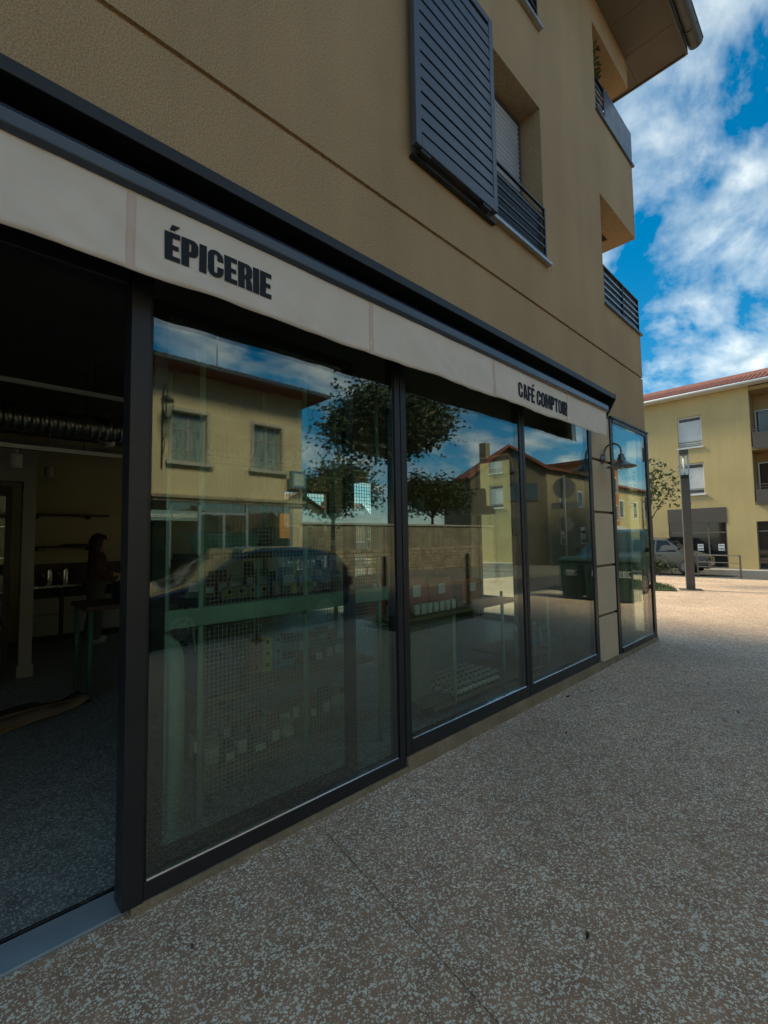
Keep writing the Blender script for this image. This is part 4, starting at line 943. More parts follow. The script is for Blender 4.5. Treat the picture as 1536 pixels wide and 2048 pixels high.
def vehicle(name, loc, rotz, label, cat, paint, L, W, st, belt, wheels, wr, side_win, wind, rear, van=False, glassm=DGLASS):
    """st: stations (x, z_bottom, z_belt, z_top); x from nose (L) to tail (0)"""
    t = thing(name, loc, label, cat, rotz=rotz)
    hw = W/2; rings = []
    for x, zb, zl, zt in st:
        e = min(x, L-x); tap = 1-.16*max(0, 1-e/.55)**2; w_ = hw*tap; up_ = zt-zl
        wr_ = w_*(1-.15*min(1, up_/.6)); half = [(0, zb), (w_*.86, zb), (w_*.985, zb+.12), (w_, zb+(zl-zb)*.55), (w_*.985, zl-.02), (w_*.965, zl)]
        if up_ > .08: half += [(w_*.965+(wr_-w_*.965)*.5, zl+up_*.5), (wr_, zt-.07), (wr_*.90, zt-.015), (0, zt)]
        else: half += [(w_*.93, zl+up_*.4), (w_*.86, zl+up_*.7), (w_*.6, zt), (0, zt+.012)]
        ring = [(x, y, z) for y, z in half]+[(x, -y, z) for y, z in half[-2:0:-1]]
        rings.append(ring)
    body = MB().loft(rings).build('body', paint, t)
    q = body.modifiers.new('sub', 'SUBSURF'); q.levels = 1; q.render_levels = 2
    def surf(x, z, out=.012):
        # width of the side at (x, z), by interpolation between the stations
        ss = sorted(st)
        for a, b in zip(ss, ss[1:]):
            if a[0] <= x <= b[0]:
                f = (x-a[0])/(b[0]-a[0]+1e-9); zb, zl, zt = [a[i]+(b[i]-a[i])*f for i in (1, 2, 3)]; break
        else: zb, zl, zt = ss[-1][1:]
        e = min(x, L-x); w_ = hw*(1-.16*max(0, 1-e/.55)**2); up_ = zt-zl
        if z <= zl: return w_*.985+out
        wr_ = w_*(1-.15*min(1, up_/.6)); f = min(1, (z-zl)/max(up_-.07, .05)); return w_*.965+(wr_-w_*.965)*f+out
    for s in (-1, 1):
        for poly in side_win:
            n = len(poly); m = MB()
            m.add([(x, s*surf(x, z, .006), z) for x, z in poly]+[(x, s*(surf(x, z, .006)-.03), z) for x, z in poly], [tuple(range(n)), tuple(range(n, 2*n))]+[(i, (i+1)%n, n+(i+1)%n, n+i) for i in range(n)])
            m.build('side_window', glassm, t)
        for x in wheels:
            ar = MB().lathe([(wr*.9, 0), (wr*1.20, 0), (wr*1.24, .012), (wr*1.20, .03), (wr*.9, .03)], 28); ar.v = [(x+p, s*(hw*.992-.022)+s*z, wr+.02+q_) for p, q_, z in ar.v if True]
            ar.build('wheel_arch', RUBBER, t)
            wheel(t, x, s*(hw+.012), wr, s)
        mm = MB().loft([[(wind[0][0]-.12+dx, s*(surf(wind[0][0]-.15, wind[0][1])+.02+dy), wind[0][1]+.04+dz) for dx, dz in ((-.05, 0), (.06, .01), (.05, .14), (-.05, .13))] for dy in (0, .16)]).build('mirror', RUBBER, t, bevel=.02)
        hl = st[1] if st[0][0] > st[-1][0] else st[-2]
    # windscreen and rear window as slightly proud slabs
    for (p0, p1, nm) in ((wind[0], wind[1], 'windscreen'), (rear[0], rear[1], 'rear_window')):
        y0, y1 = surf(p0[0], p0[1], -.06), surf(p1[0], p1[1]-.02, -.10); sg = 1 if nm == 'windscreen' else -1
        d = Vector((p1[0]-p0[0], 0, p1[1]-p0[1])); nn = Vector((d.z*sg, 0, -d.x*sg)).normalized()*.014
        a = [Vector((p0[0], -y0, p0[1])), Vector((p0[0], y0, p0[1])), Vector((p1[0], y1, p1[1])), Vector((p1[0], -y1, p1[1]))]
        MB().add([v+nn for v in a]+[v-nn*2 for v in a], [(0,1,2,3),(7,6,5,4),(0,1,5,4),(1,2,6,5),(2,3,7,6),(3,0,4,7)]).build(nm, glassm, t)
    return t, surf

# ================================================================== SQUARE BEYOND THE CORNER
# yellow apartment block
YO = (31.0, 6.0, -.36); YX = 31.0
yb = thing('yellow_apartment_building', YO, 'yellow rendered three-storey block with taupe shop band and red tile roof', 'building')
Y0, Y1 = -7.0, 19.0
us = sorted({Y0, -.6, 1.70, 2.98, 5.78, 3.87, 5.05, 8.2, 9.6, 11.0, 12.2, 14.0, 15.2, 16.8, 18.0, Y1}); vs = sorted({-.36, 2.05, 2.16, 2.99, 3.03, 3.81, 5.62, 6.53, 8.34, 9.55})
W1 = [(3.87, 5.05), (8.2, 9.6), (11.0, 12.2), (14.0, 15.2), (16.8, 18.0)]
def depy(u, v):
    if 2.98 < u < 5.78 and v < 2.99: return None
    if -.6 < u < 1.70 and v < 2.16: return None
    if 11.0 < u < 12.2 and v < 2.05: return None
    if 14.0 < u < 15.2 and v < 2.05: return None
    if u < 1.70 and v > 3.03: return None
    for a, b in W1:
        if a < u < b and (3.81 < v < 5.62 or 6.53 < v < 8.34): return None
    return 0.0
mb = MB(); grid_wall(mb, us, vs, depy, .25, lambda u, v, d: (YX+d, u, v))
mb.box(YX+.252, YX+10, Y1-.25, Y1, -.36, 9.55).box(YX+.252, YX+10, Y0, Y0+.2, -.36, 9.55)
mb.build('wall', YEL, yb, YO)
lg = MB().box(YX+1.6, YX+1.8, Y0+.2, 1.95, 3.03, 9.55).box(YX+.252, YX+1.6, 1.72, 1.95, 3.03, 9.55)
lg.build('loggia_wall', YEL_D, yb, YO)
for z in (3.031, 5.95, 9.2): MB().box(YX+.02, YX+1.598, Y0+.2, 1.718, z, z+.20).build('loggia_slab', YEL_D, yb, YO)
MB().box(YX+1.0, YX+9.5, Y0+.3, Y1-.3, -.3, 2.9).box(YX+1.9, YX+9.5, Y0+.3, Y1-.3, 2.95, 9.4).build('core', BLACK, yb, YO)
for z0, z1 in ((3.035, 4.12), (6.0, 7.16)):
    MB().box(YX-.10, YX-.02, Y0, 1.62, z0, z1-.28).build('balcony_front', TAUPE, yb, YO)
    MB().box(YX-.09, YX-.03, Y0, 1.62, z1-.04, z1).box(YX-.09, YX-.03, Y0, 1.62, z1-.18, z1-.15).box(YX-.085, YX-.035, 1.56, 1.60, z1-.28, z1-.04).box(YX-.085, YX-.035, .3, .34, z1-.28, z1-.04).build('balcony_rail', TAUPE, yb, YO)
for zz in (3.24, 6.16):
    for yy in (-.3, .75):
        f = MB().box(YX+1.52, YX+1.598, yy, yy+.06, zz, zz+2.2).box(YX+1.52, YX+1.598, yy+.85, yy+.91, zz, zz+2.2).box(YX+1.52, YX+1.598, yy+.061, yy+.849, zz+2.14, zz+2.2).build('balcony_door', WHITE, yb, YO)
        MB().box(YX+1.55, YX+1.56, yy+.061, yy+.849, zz, zz+2.139).build('pane', DGLASS, f, YO)
for wi, (a, b) in enumerate(W1):
    for z0, z1 in ((3.81, 5.62), (6.53, 8.34)):
        f = MB().box(YX+.12, YX+.2, a+.002, a+.07, z0, z1-.002).box(YX+.12, YX+.2, b-.07, b-.002, z0, z1-.002).box(YX+.12, YX+.2, a+.07, b-.07, z0, z0+.08).box(YX+.12, YX+.2, a+.07, b-.07, z1-.09, z1-.002).build('window', WHITE, yb, YO)
        MB().box(YX+.15, YX+.16, a+.071, b-.071, z0+.081, z1-.091).build('pane', DGLASS, f, YO)
        bl = MB(); z = z0+(.28 if z0 < 5 else .12)
        while z < z1-.30: bl.box(YX+.125, YX+.14, a+.072, b-.072, z, z+.052); z += .06
        bl.build('roller_blind', WHITE, f, YO)
        MB().box(YX+.115, YX+.2, a+.072, b-.072, z1-.27, z1-.092).build('blind_box', TAUPE, f, YO)
        MB().box(YX-.10, YX+.11, a-.06, b+.06, z0-.07, z0-.004).build('sill', WHITE, f, YO, bevel=.01)
        for r_ in (.16, .30): MB().box(YX+.02, YX+.05, a+.01, b-.01, z0+r_, z0+r_+.03).build('railing_bar', TAUPE, f, YO)
# shopfronts
sf = MB().box(YX-.03, YX+.10, 2.96, 5.80, 2.16, 3.01).build('shop_band', TAUPE, yb, YO, bevel=.01)
def shopf(y0, y1, cols, ztop, zm):
    f = MB().box(YX+.04, YX+.10, y0, y0+.05, -.34, ztop).box(YX+.04, YX+.10, y1-.05, y1, -.34, ztop).box(YX+.04, YX+.10, y0, y1, zm, zm+.06)
    for c in cols: f.box(YX+.035, YX+.105, c-.035, c+.035, -.34, ztop)
    o_ = f.build('shop_frame', mat('frame_olive', (.16, .15, .10), .5), yb, YO)
    MB().box(YX+.065, YX+.075, y0+.05, y1-.05, -.33, ztop).build('pane', DGLASS, o_, YO)
    return o_
s1 = shopf(2.982, 5.778, (4.88, 3.83), 2.158, 1.60); shopf(-.598, 1.698, (.55,), 2.158, 1.62)
for yy in (4.25, 3.28):
    MB().box(YX+.052, YX+.060, yy-.14, yy+.14, .62, .98).build('poster', WHITE, s1, YO)
    MB().box(YX+.048, YX+.0515, yy-.11, yy+.11, .86, .91).box(YX+.048, YX+.0515, yy-.12, yy+.12, .68, .75).build('poster_print', mat('poster_ink_%d' % int(yy*10), (.10, .22, .20), .7), s1, YO)
for a, b in ((11.0, 12.2), (14.0, 15.2)):
    f = MB().box(YX+.05, YX+.11, a+.002, a+.07, -.34, 2.04).box(YX+.05, YX+.11, b-.07, b-.002, -.34, 2.04).build('doorway', WHITE, yb, YO); MB().box(YX+.07, YX+.08, a+.071, b-.071, -.33, 2.04).build('pane', DGLASS, f, YO)
# roof with tile courses
rf = MB().prism([(-.55, 9.56), (5.0, 11.6), (10.5, 9.56), (10.5, 9.50), (-.55, 9.50)], lambda u, v, t: (YX+u, t, v), Y0-.3, Y1+.3).build('roof', TILE, yb, YO)
slope = math.atan2(2.04, 5.55)
t0 = MB(); prof = [(.10*math.cos(R(a)), .07*math.sin(R(a))) for a in range(0, 181, 30)]
rings = [[(u*math.cos(slope), y, u*math.sin(slope)+zz) for y, zz in prof] for u in (0, 2.9)]
t0.loft(rings, closed=False, caps=False)
tile0 = None
y = Y0-.2
while y < Y1+.2:
    if tile0 is None: tile0 = t0.build('tile_row', TILE, rf); tile0.location = (-.58, y-6.0, 9.565+.36)
    else: share(tile0, 'tile_row', rf, (-.58, y-6.0, 9.565+.36))
    y += .215
MB().box(YX-.52, YX-.02, Y0-.25, Y1+.25, 9.44, 9.495).build('eave_board', WHITE, rf, YO)
g = MB().tube([(YX-.64, Y0-.3, 9.50), (YX-.64, Y1+.3, 9.50)], .075, 10).build('gutter', WHITE, rf, YO)

# van parked in front of it
VPAINT = mat('van_paint', (.115, .110, .088), .36, .3, vary=.05, vscale=2, coat=.25)
st = [(4.75, .38, .62, .66), (4.70, .30, .80, .86), (4.45, .26, .94, 1.00), (3.95, .24, 1.04, 1.13), (3.70, .24, 1.07, 1.22), (3.30, .24, 1.08, 1.52), (2.95, .24, 1.09, 1.80), (2.55, .24, 1.09, 1.90), (1.5, .24, 1.09, 1.93), (.5, .24, 1.09, 1.91), (.12, .28, 1.08, 1.84), (0, .36, 1.04, 1.72)]
van, surf = vehicle('van', (28.45, 8.0, -.481), R(-90), 'olive grey passenger van parked before the yellow block', 'van', VPAINT, 4.75, 1.90, st, 1.09, (3.83, .95), .33,
    [[(3.42, 1.12), (3.22, 1.40), (2.96, 1.70), (2.50, 1.74), (2.44, 1.12)], [(2.36, 1.13), (2.40, 1.74), (1.35, 1.76), (1.35, 1.13)], [(1.25, 1.13), (1.25, 1.76), (.35, 1.74), (.28, 1.13)]], ((3.66, 1.17), (2.96, 1.80)), ((.02, 1.15), (.12, 1.75)), glassm=mat('van_glass', (.012, .014, .015), .10, spec=.35))
CHR = mat('chrome', (.6, .6, .6), .12, 1.0); HLAMP = mat('headlamp', (.55, .58, .6), .12, .3, coat=1)
for s in (-1, 1):
    MB().loft([[(4.64-.02*k, s*(.86+.0*k), .66), (4.72, s*.52, .70), (4.66, s*.50, .86), (4.46, s*.80, .95), (4.42, s*.88, .86)] for k in (0,)]+[[(4.52, s*.83, .66), (4.6, s*.52, .70), (4.55, s*.50, .86), (4.36, s*.78, .94), (4.32, s*.84, .86)]], smooth=False).build('headlight', HLAMP, van, bevel=.01)
    MB().box(4.40, 4.74, s*.72-.12, s*.72+.12, .34, .42).build('fog_lamp', RUBBER, van, bevel=.02)
MB().box(4.66, 4.765, -.46, .46, .66, .85).build('grille', RUBBER, van, bevel=.02)
for z in (.70, .76, .82): MB().box(4.762, 4.778, -.44, .44, z-.012, z+.010).build('grille_bar', CHR, van)
em = MB().lathe([(.055, 0), (.062, .006), (.055, .012), (.050, .006)], 20); em.v = [(4.782+z, x, .765+y) for x, y, z in em.v]
for k in range(3):
    th = R(90+120*k); em.obox((4.786, math.cos(th)*.026, .765+math.sin(th)*.026), (.004, 0, 0), (0, math.cos(th)*.026, math.sin(th)*.026), (0, -math.sin(th)*.006, math.cos(th)*.006))
em.build('emblem', CHR, van, fix=False)
MB().box(4.72, 4.775, -.26, .26, .46, .57).build('number_plate', WHITE, van)
MB().box(4.55, 4.765, -.80, .80, .28, .40).build('bumper', RUBBER, van, bevel=.03)
for s in (-1, 1):
    MB().box(.7, 3.3, s*.945-.012*s, s*.945+.012, .55, .60).build('side_moulding', RUBBER, van)
    MB().box(2.42, 2.43, s*.955-.004, s*.955+.004, .35, 1.08).build('door_seam', RUBBER, van)
    for x in (2.60, 2.2): MB().box(x-.08, x+.08, s*.955-.012, s*.955+.02, .93, .96).build('door_handle', RUBBER, van, bevel=.006)
    MB().box(4.02, 4.10, s*.93-.01, s*.93+.015, .74, .79).build('indicator', HLAMP, van)

# modern street lamp
lx, ly = 16.9, 1.65; lz = gz(lx); LO2 = (lx, ly, lz)
sl_ = thing('street_lamp', LO2, 'square taupe lamp post with clear lantern top on the square', 'street lamp', rotz=R(18))
POLE = mat('lamp_post_paint', (.085, .083, .070), .5, vary=.06, vscale=3)
MB().box(-.30, .30, -.30, .30, 0, .025).build('base_plate', POLE, sl_, bevel=.004)
MB().box(-.115, .115, -.115, .115, .026, 3.48).build('post', POLE, sl_, bevel=.008)
MB().box(-.11, .11, -.11, .11, 3.481, 3.60).build('collar', BLACK, sl_, bevel=.006)
MB().box(-.115, .115, -.115, .115, 3.601, 4.24).build('lantern_glass', GLASS_C, sl_)
MB().lathe([(.03, 3.605), (.03, 4.235)], 12).build('lamp_tube', WHITE, sl_)
for sx in (-1, 1):
    for sy in (-1, 1): MB().box(sx*.115-.012, sx*.115+.012, sy*.115-.012, sy*.115+.012, 3.601, 4.24).build('lantern_bar', ZINC, sl_)
MB().box(-.125, .125, -.125, .125, 4.241, 4.40).build('cap', POLE, sl_, bevel=.006)
# guard rail
gr_ = thing('guard_rail', (24.4, 1.5, gz(24.4)), 'low taupe metal guard rail at the kerb beside the van', 'railing')
A, B = Vector((0, 0, 0)), Vector((1.1, 1.76, -.02)); RT = mat('rail_paint', (.10, .095, .08), .5)
for p in (A, B): MB().box(p.x-.03, p.x+.03, p.y-.03, p.y+.03, -.1, 1.0).build('post', RT, gr_)
for z, h_ in ((.98, .05), (.66, .03), (.44, .03), (.22, .03)): MB().bar(A+Vector((0, 0, z)), B+Vector((0, 0, z)), .03, h_).build('rail', RT, gr_)
# lawn with young tree and shrub
lp = [(16.0, 1.80), (15.7, 2.5), (16.2, 4.6), (19.5, 6.5), (20.4, 4.6), (18.4, 2.85), (17.0, 2.1)]
lawn = MB().prism(lp, lambda u, v, t: (u, v, gz(u)+t), .0, .035); lawn = lawn.build('lawn', GRASS, bevel=.012); tag(lawn, kind='structure')
gb = MB(); rnd = random.Random(11)
def inpoly(x, y, P):
    c = False
    for i in range(len(P)):
        (x1, y1), (x2, y2) = P[i], P[i-1]
        if (y1 > y) != (y2 > y) and x < (x2-x1)*(y-y1)/(y2-y1)+x1: c = not c
    return c
while len(gb.f) < 5200:
    x, y = rnd.uniform(15.7, 20.4), rnd.uniform(1.8, 6.5)
    if not inpoly(x, y, lp): continue
    a = rnd.random()*6.28; h_ = rnd.uniform(.04, .12); z = gz(x)+.03
    gb.add([(x-.008*math.cos(a), y-.008*math.sin(a), z), (x+.008*math.cos(a), y+.008*math.sin(a), z), (x+.04*math.sin(a), y-.04*math.cos(a), z+h_)], [(0,1,2)])
tag(gb.build('lawn_grass', GRASS, fix=False), 'short green grass on the lawn patch behind the corner', 'grass', kind='stuff')
leaf_tree('young_tree', (19.0, 3.25, gz(19)), 'young loose leafy tree on the lawn seen past the shop corner', 4.3, (0, 0, 3.15), 1.12, 560, .18, LEAF_L, 21, .04, squash=(1, .95, 1.15), nbr=12)
leaf_tree('shrub', (24.6, 4.6, gz(24.6)), 'low twiggy shrub at the foot of the van', .6, (0, 0, .28), .55, 700, .10, LEAF, 5, .02, squash=(1, 1.2, .5), nbr=10)
pk = tag(MB().obox((29.9, 6.65, .75), (.05, 0, 0), (0, .11, -.0), (0, .10, 1.15)).build('orange_plank', mat('orange_wood', (.45, .17, .06), .7)), 'orange wooden plank standing against the yellow block', 'plank')

# behind the side glazing: hedge, wooden fence, houses
hg = MB(); rnd = random.Random(9)
fx = thing('garden_fence', (22, 30, gz(22)), 'pale board fence beyond the square seen through the shop', 'fence')
for i in range(40):
    x = 9+i*.42; MB().box(x, x+.38, 27.0, 27.04, gz(x)-.1, gz(x)+1.5).build('board', CONC, fx, (22, 30, gz(22)))
MB().box(9, 25.8, 26.93, 26.99, -.1, .05).box(9, 25.8, 26.93, 26.99, 1.3, 1.42).build('rail', WHITE, fx, (22, 30, gz(22)))
for i, (x, y, z) in enumerate(((9, 16.5, 2.0), (11.2, 17.6, 2.2), (13.6, 18.3, 1.9), (7.6, 15.0, 2.1))):
    leaf_tree('hedge_bush', (x, y, gz(x)), ('dense bush second from the left behind the side windows', 'dense tall bush in the middle behind the side windows', 'dense bush at the right end behind the side windows', 'dense bush at the left end behind the side windows')[i], z, (0, 0, z*.5), z*.62, 2600, .14, LEAF, 40+i, .05, squash=(1.2, 1.2, .8))
def small_house(loc, sx, sy, h_, label, wallm, rotz=0.0, wins=((.25, 1.0), (.7, 1.0))):
    t = thing('house', loc, label, 'house', rotz=rotz)
    MB().box(-sx, sx, -sy, sy, -1, h_).prism([(-sx, h_), (sx, h_), (0, h_+sx*.55)], lambda u, v, t: (u, t, v), -sy, sy).build('wall', wallm, t)
    a = math.atan(.55); r_ = MB()
    for s in (-1, 1): r_.obox((s*sx*.53, 0, h_+sx*.28+.07), (sx*.60*math.cos(a), 0, -s*sx*.60*math.sin(a)), (0, sy+.35, 0), (s*.07*math.sin(a), 0, .07*math.cos(a)))
    rr = r_.build('roof', TILE, t); MB().box(sx*.3, sx*.3+.5, -.3, .3, h_, h_+sx*.55+.8).build('chimney', wallm, rr)
    for side in (-1, 1):
        for f_, z in wins:
            for y in (-sy*.5, sy*.45):
                w_ = MB().box(side*sx-.04, side*sx+.03, y-.5, y+.5, z, z+1.3).build('window', WHITE, t); MB().box(side*(sx+.031)-.004, side*(sx+.031)+.004, y-.42, y+.42, z+.08, z+1.22).build('pane', DGLASS, w_)
    for x in (-sx*.45, sx*.45):
        w_ = MB().box(x-.5, x+.5, -sy-.03, -sy+.04, 1.0, 2.3).build('window', WHITE, t); MB().box(x-.42, x+.42, -sy-.038, -sy-.031, 1.08, 2.22).build('pane', DGLASS, w_)
    return t
small_house((20.5, 34, -.3), 4.2, 5, 3.2, 'low pale house with tiled gable beyond the board fence', STUCCO_B)
small_house((33, 44, -.6), 5, 6, 3.4, 'farther tan house with tiled gable beyond the fence', STONE, R(20))

# ================================================================== ACROSS THE STREET (seen mirrored in the panes)
# beige house with the heating shop
HO = (4.0, -10.0, 0)
hb = thing('opposite_house', HO, 'beige two-storey house with tiled roof and heating shop opposite', 'house')
us = sorted({-6.0, 0.4, 1.3, 3.60, 4.20, 5.10, 4.98, 6.26, 6.48, 7.40, 7.8, 8.15}); vs = sorted({0, .25, 2.62, 3.62, 4.93, 6.0})
def deph(u, v):
    if 3.60 < u < 7.8 and .25 < v < 2.62: return None
    if 4.98 < u < 6.26 and v < 2.62: return None
    for a, b in ((.4, 1.3), (4.20, 5.10), (6.48, 7.40)):
        if a < u < b and 3.62 < v < 4.93: return None
    return 0.0
BEI = mat('house_render', (.50, .425, .265), .92, vary=.10, vscale=1.2, speck=.08, sscale=40, bump=.004, bscale=60, pos=True)
mb = MB(); grid_wall(mb, us, vs, deph, .22, lambda u, v, d: (u, -10-d, v)); mb.box(7.93, 8.15, -19, -10.221, 0, 6.0).box(-6, -5.8, -19, -10.221, 0, 6.0).box(-5.8, 7.92, -19, -18.8, 0, 6.0)
mb.build('wall', BEI, hb, HO)
MB().box(-5.79, 7.92, -18.7, -10.6, 2.75, 3.0).box(-5.79, 7.92, -11.6, -11.5, 0, 2.74).build('inner_wall', WALLG, hb, HO)
REFLC = mat('reflection_toned_glass', (.16, .20, .17), .12, vary=.5, vscale=6, stretch=(3, 1, .4), spec=.8)  # paler uneven colour imitates reflections in the opposite panes
SASH = mat('grey_sash', (.24, .24, .21), .6)
for a, b in ((.4, 1.3), (4.20, 5.10), (6.48, 7.40)):
    f = MB().box(a-.09, a-.002, -10.0, -9.955, 3.60, 5.02).box(b+.002, b+.09, -10.0, -9.955, 3.60, 5.02).box(a-.002, b+.002, -10.0, -9.955, 4.932, 5.02).build('window', CONC, hb, HO)
    MB().box(a-.16, b+.16, -9.998, -9.88, 3.52, 3.598).build('sill', CONC, f, HO)
    s2 = MB().box(a+.002, a+.06, -10.16, -10.11, 3.622, 4.928).box(b-.06, b-.002, -10.16, -10.11, 3.622, 4.928).box((a+b)/2-.035, (a+b)/2+.035, -10.16, -10.11, 3.622, 4.928)
    s2.box(a+.06, b-.06, -10.155, -10.115, 3.622, 3.69).box(a+.06, b-.06, -10.155, -10.115, 4.86, 4.928).box(a+.06, b-.06, -10.15, -10.12, 4.05, 4.08).box(a+.06, b-.06, -10.15, -10.12, 4.47, 4.50).build('sash', SASH, f, HO)
    MB().box(a+.061, b-.061, -10.14, -10.13, 3.69, 4.86).build('pane', REFLC, f, HO)
co = MB().box(-6.0, 8.2, -9.998, -9.86, 2.66, 2.74).box(-6.0, 8.2, -9.998, -9.92, 2.58, 2.658).build('cornice', STONE, hb, HO)
SHOPT = glass_mat('opposite_shop_glass', (.35, .48, .44), .16)
f = MB().box(3.60, 3.68, -10.10, -10.02, .25, 2.58).box(7.72, 7.8, -10.10, -10.02, .25, 2.58).box(4.90, 4.98, -10.10, -10.02, .25, 2.58).box(6.26, 6.34, -10.10, -10.02, .25, 2.58).box(4.18, 4.22, -10.10, -10.03, .25, 2.58).box(4.98, 6.26, -10.09, -10.03, 2.26, 2.32).box(5.58, 5.66, -10.09, -10.03, .02, 2.26).build('shopfront', ZINC, hb, HO)
MB().box(3.681, 7.719, -10.065, -10.055, .26, 2.57).build('pane', SHOPT, f, HO)
MB().box(3.70, 4.88, -10.018, -10.012, 2.08, 2.34).build('fascia_band', mat('fascia_teal', (.16, .25, .24), .6), f, HO)
def text_obj(body_, name, size, m, parent, loc, rot):
    cu = bpy.data.curves.new(name, 'FONT'); cu.body = body_; cu.size = size; cu.align_x = 'CENTER'; cu.align_y = 'CENTER'; cu.extrude = .002
    tmp = bpy.data.objects.new(name, cu); COL.objects.link(tmp); dg = bpy.context.evaluated_depsgraph_get(); me = bpy.data.meshes.new_from_object(tmp.evaluated_get(dg)); bpy.data.objects.remove(tmp)
    me.materials.clear(); me.materials.append(m); ob = bpy.data.objects.new(name, me); COL.objects.link(ob); ob.parent = parent; ob.location = loc; ob.rotation_euler = rot
    return ob
tag(text_obj('chauffage', 'lettering', .17, WHITE, f, (4.55-4.0, .016, 2.21), (R(90), 0, R(180))), 'white lettering reading chauffage')
tag(text_obj('central', 'lettering', .17, WHITE, f, (3.95-4.0, .016, 2.21), (R(90), 0, R(180))), 'white lettering reading central')
MB().box(7.35, 7.7, -10.02, -10.0, 1.6, 2.35).build('orange_panel', mat('orange_panel_m', (.50, .24, .07), .6), f, HO)
rf = MB().prism([(-9.35, 5.98), (-9.35, 6.06), (-14.5, 8.0), (-19.6, 6.06), (-19.6, 5.98)], lambda u, v, t: (t, u, v), -6.5, 8.75).build('roof', TILE, hb, HO)
MB().box(-6.5, 8.75, -9.33, -9.26, 5.97, 6.06).build('gutter', IRON, rf, HO)
MB().tube([(5.6, -10.5, 6.4), (5.6, -10.5, 8.0)], .015, 6).box(5.35, 5.85, -10.51, -10.49, 7.8, 7.82).box(5.45, 5.75, -10.51, -10.49, 7.62, 7.64).build('aerial', ZINC, rf, HO)
slp = math.atan2(1.94, 5.15); tr0 = None
x = -6.3
while x < 8.7:
    if tr0 is None:
        t0 = MB(); t0.loft([[(xx, -u*math.cos(slp), u*math.sin(slp)+zz) for xx, zz in [(.11*math.cos(R(a)), .075*math.sin(R(a))) for a in range(0, 181, 36)]] for u in (0, 5.4)], closed=False, caps=False)
        tr0 = t0.build('tile_row', TILE, rf); tr0.location = (x-4.0, .62, 6.06)
    else: share(tr0, 'tile_row', rf, (x-4.0, .62, 6.06))
    x += .23
# signboard on brackets
sg = thing('shop_sign', (7.8, -9.72, 3.1), 'square blue and white sign box on the beige house corner', 'sign')
MB().box(-.25, .25, -.08, .08, 0, .52).build('box', mat('sign_blue', (.08, .16, .22), .5), sg, bevel=.01); MB().box(-.18, .18, .081, .085, .08, .44).build('face', mat('sign_face', (.35, .45, .42), .5), sg); MB().box(-.02, .02, -.27, -.081, .2, .26).build('bracket', IRON, sg)

def lantern(parent, c, s=1.0):
    x, y, z = c
    lan = MB().lathe([(.05*s, 0), (.16*s, .05*s), (.17*s, .07*s), (.10*s, .14*s), (.05*s, .17*s), (.02*s, .22*s), (0, .23*s)], 6, (x, y, z), False).build('lantern_hood', IRON, parent)
    MB().lathe([(.08*s, -.36*s), (.145*s, -.01*s)], 6, (x, y, z), False).build('lantern_glass', GLASS_C, lan)
    fr_ = MB()
    for k in range(6):
        th = 2*math.pi*k/6; fr_.tube([(x+.082*s*math.cos(th), y+.082*s*math.sin(th), z-.36*s), (x+.148*s*math.cos(th), y+.148*s*math.sin(th), z)], .010*s, 5)
    fr_.lathe([(0, -.42*s), (.05*s, -.40*s), (.085*s, -.37*s), (.085*s, -.355*s), (0, -.35*s)], 6, (x, y, z)); fr_.build('lantern_frame', IRON, lan)
wl2 = thing('wall_lantern', (3.95, -9.99, 4.3), 'black iron lantern on a scroll bracket against the beige house', 'lantern')
MB().tube([(0, .02, -.9), (0, .03, 0), (0, .05, .9), (0, .12, 1.12), (0, .28, 1.18), (0, .38, 1.08), (0, .40, .92)], .022, 8).tube([(0, .03, .2), (0, .2, .35), (0, .3, .6), (0, .22, .8), (0, .12, .7)], .014, 6).tube([(0, .02, -.6), (0, .15, -.5), (0, .22, -.3), (0, .12, -.15), (0, .05, -.25)], .012, 6).build('bracket', IRON, wl2)
lantern(wl2, (0, .40, .66))
def lantern_post(loc, label, h_, rot):
    t = thing('lantern_post', loc, label, 'street lamp', rotz=rot)
    MB().lathe([(.16, 0), (.16, .1), (.10, .35), (.075, .9), (.06, 1.0), (.045, 1.1), (.04, h_*.7), (.03, h_)], 14).build('post', IRON, t)
    r_ = .42
    arm_ = [(0, 0, h_-.1), (0, 0, h_)]+[(r_-r_*math.cos(R(a)), 0, h_+r_*math.sin(R(a))) for a in range(15, 181, 15)]+[(2*r_-.02, 0, h_-.15)]
    MB().tube(arm_, .022, 8).build('arm', IRON, t)
    sp = [(r_+.35*math.cos(R(a))*(1-a/900), 0, h_-.05+.3*math.sin(R(a))*(1-a/900)) for a in range(180, 700, 30)]
    MB().tube([(0, 0, h_-.4)]+sp, .012, 6).build('scroll', IRON, t)
    lantern(t, (2*r_-.02, 0, h_-.36), 1.15)
    MB().tube([(0, 0, h_*.62), (.25, 0, h_*.66), (.5, 0, h_*.72), (.62, 0, h_*.80)], .012, 6).tube([(0, 0, h_*.70), (.2, 0, h_*.70), (.4, 0, h_*.76)], .010, 6).build('side_scroll', IRON, t)
lantern_post((16.0, -8.0, gz(16)+.0-.12), 'scrolled iron lantern post before the gabled house', 4.75, R(20))
lantern_post((27.8, -6.2, gz(27.8)), 'scrolled iron lantern post far along the street', 4.0, R(10))

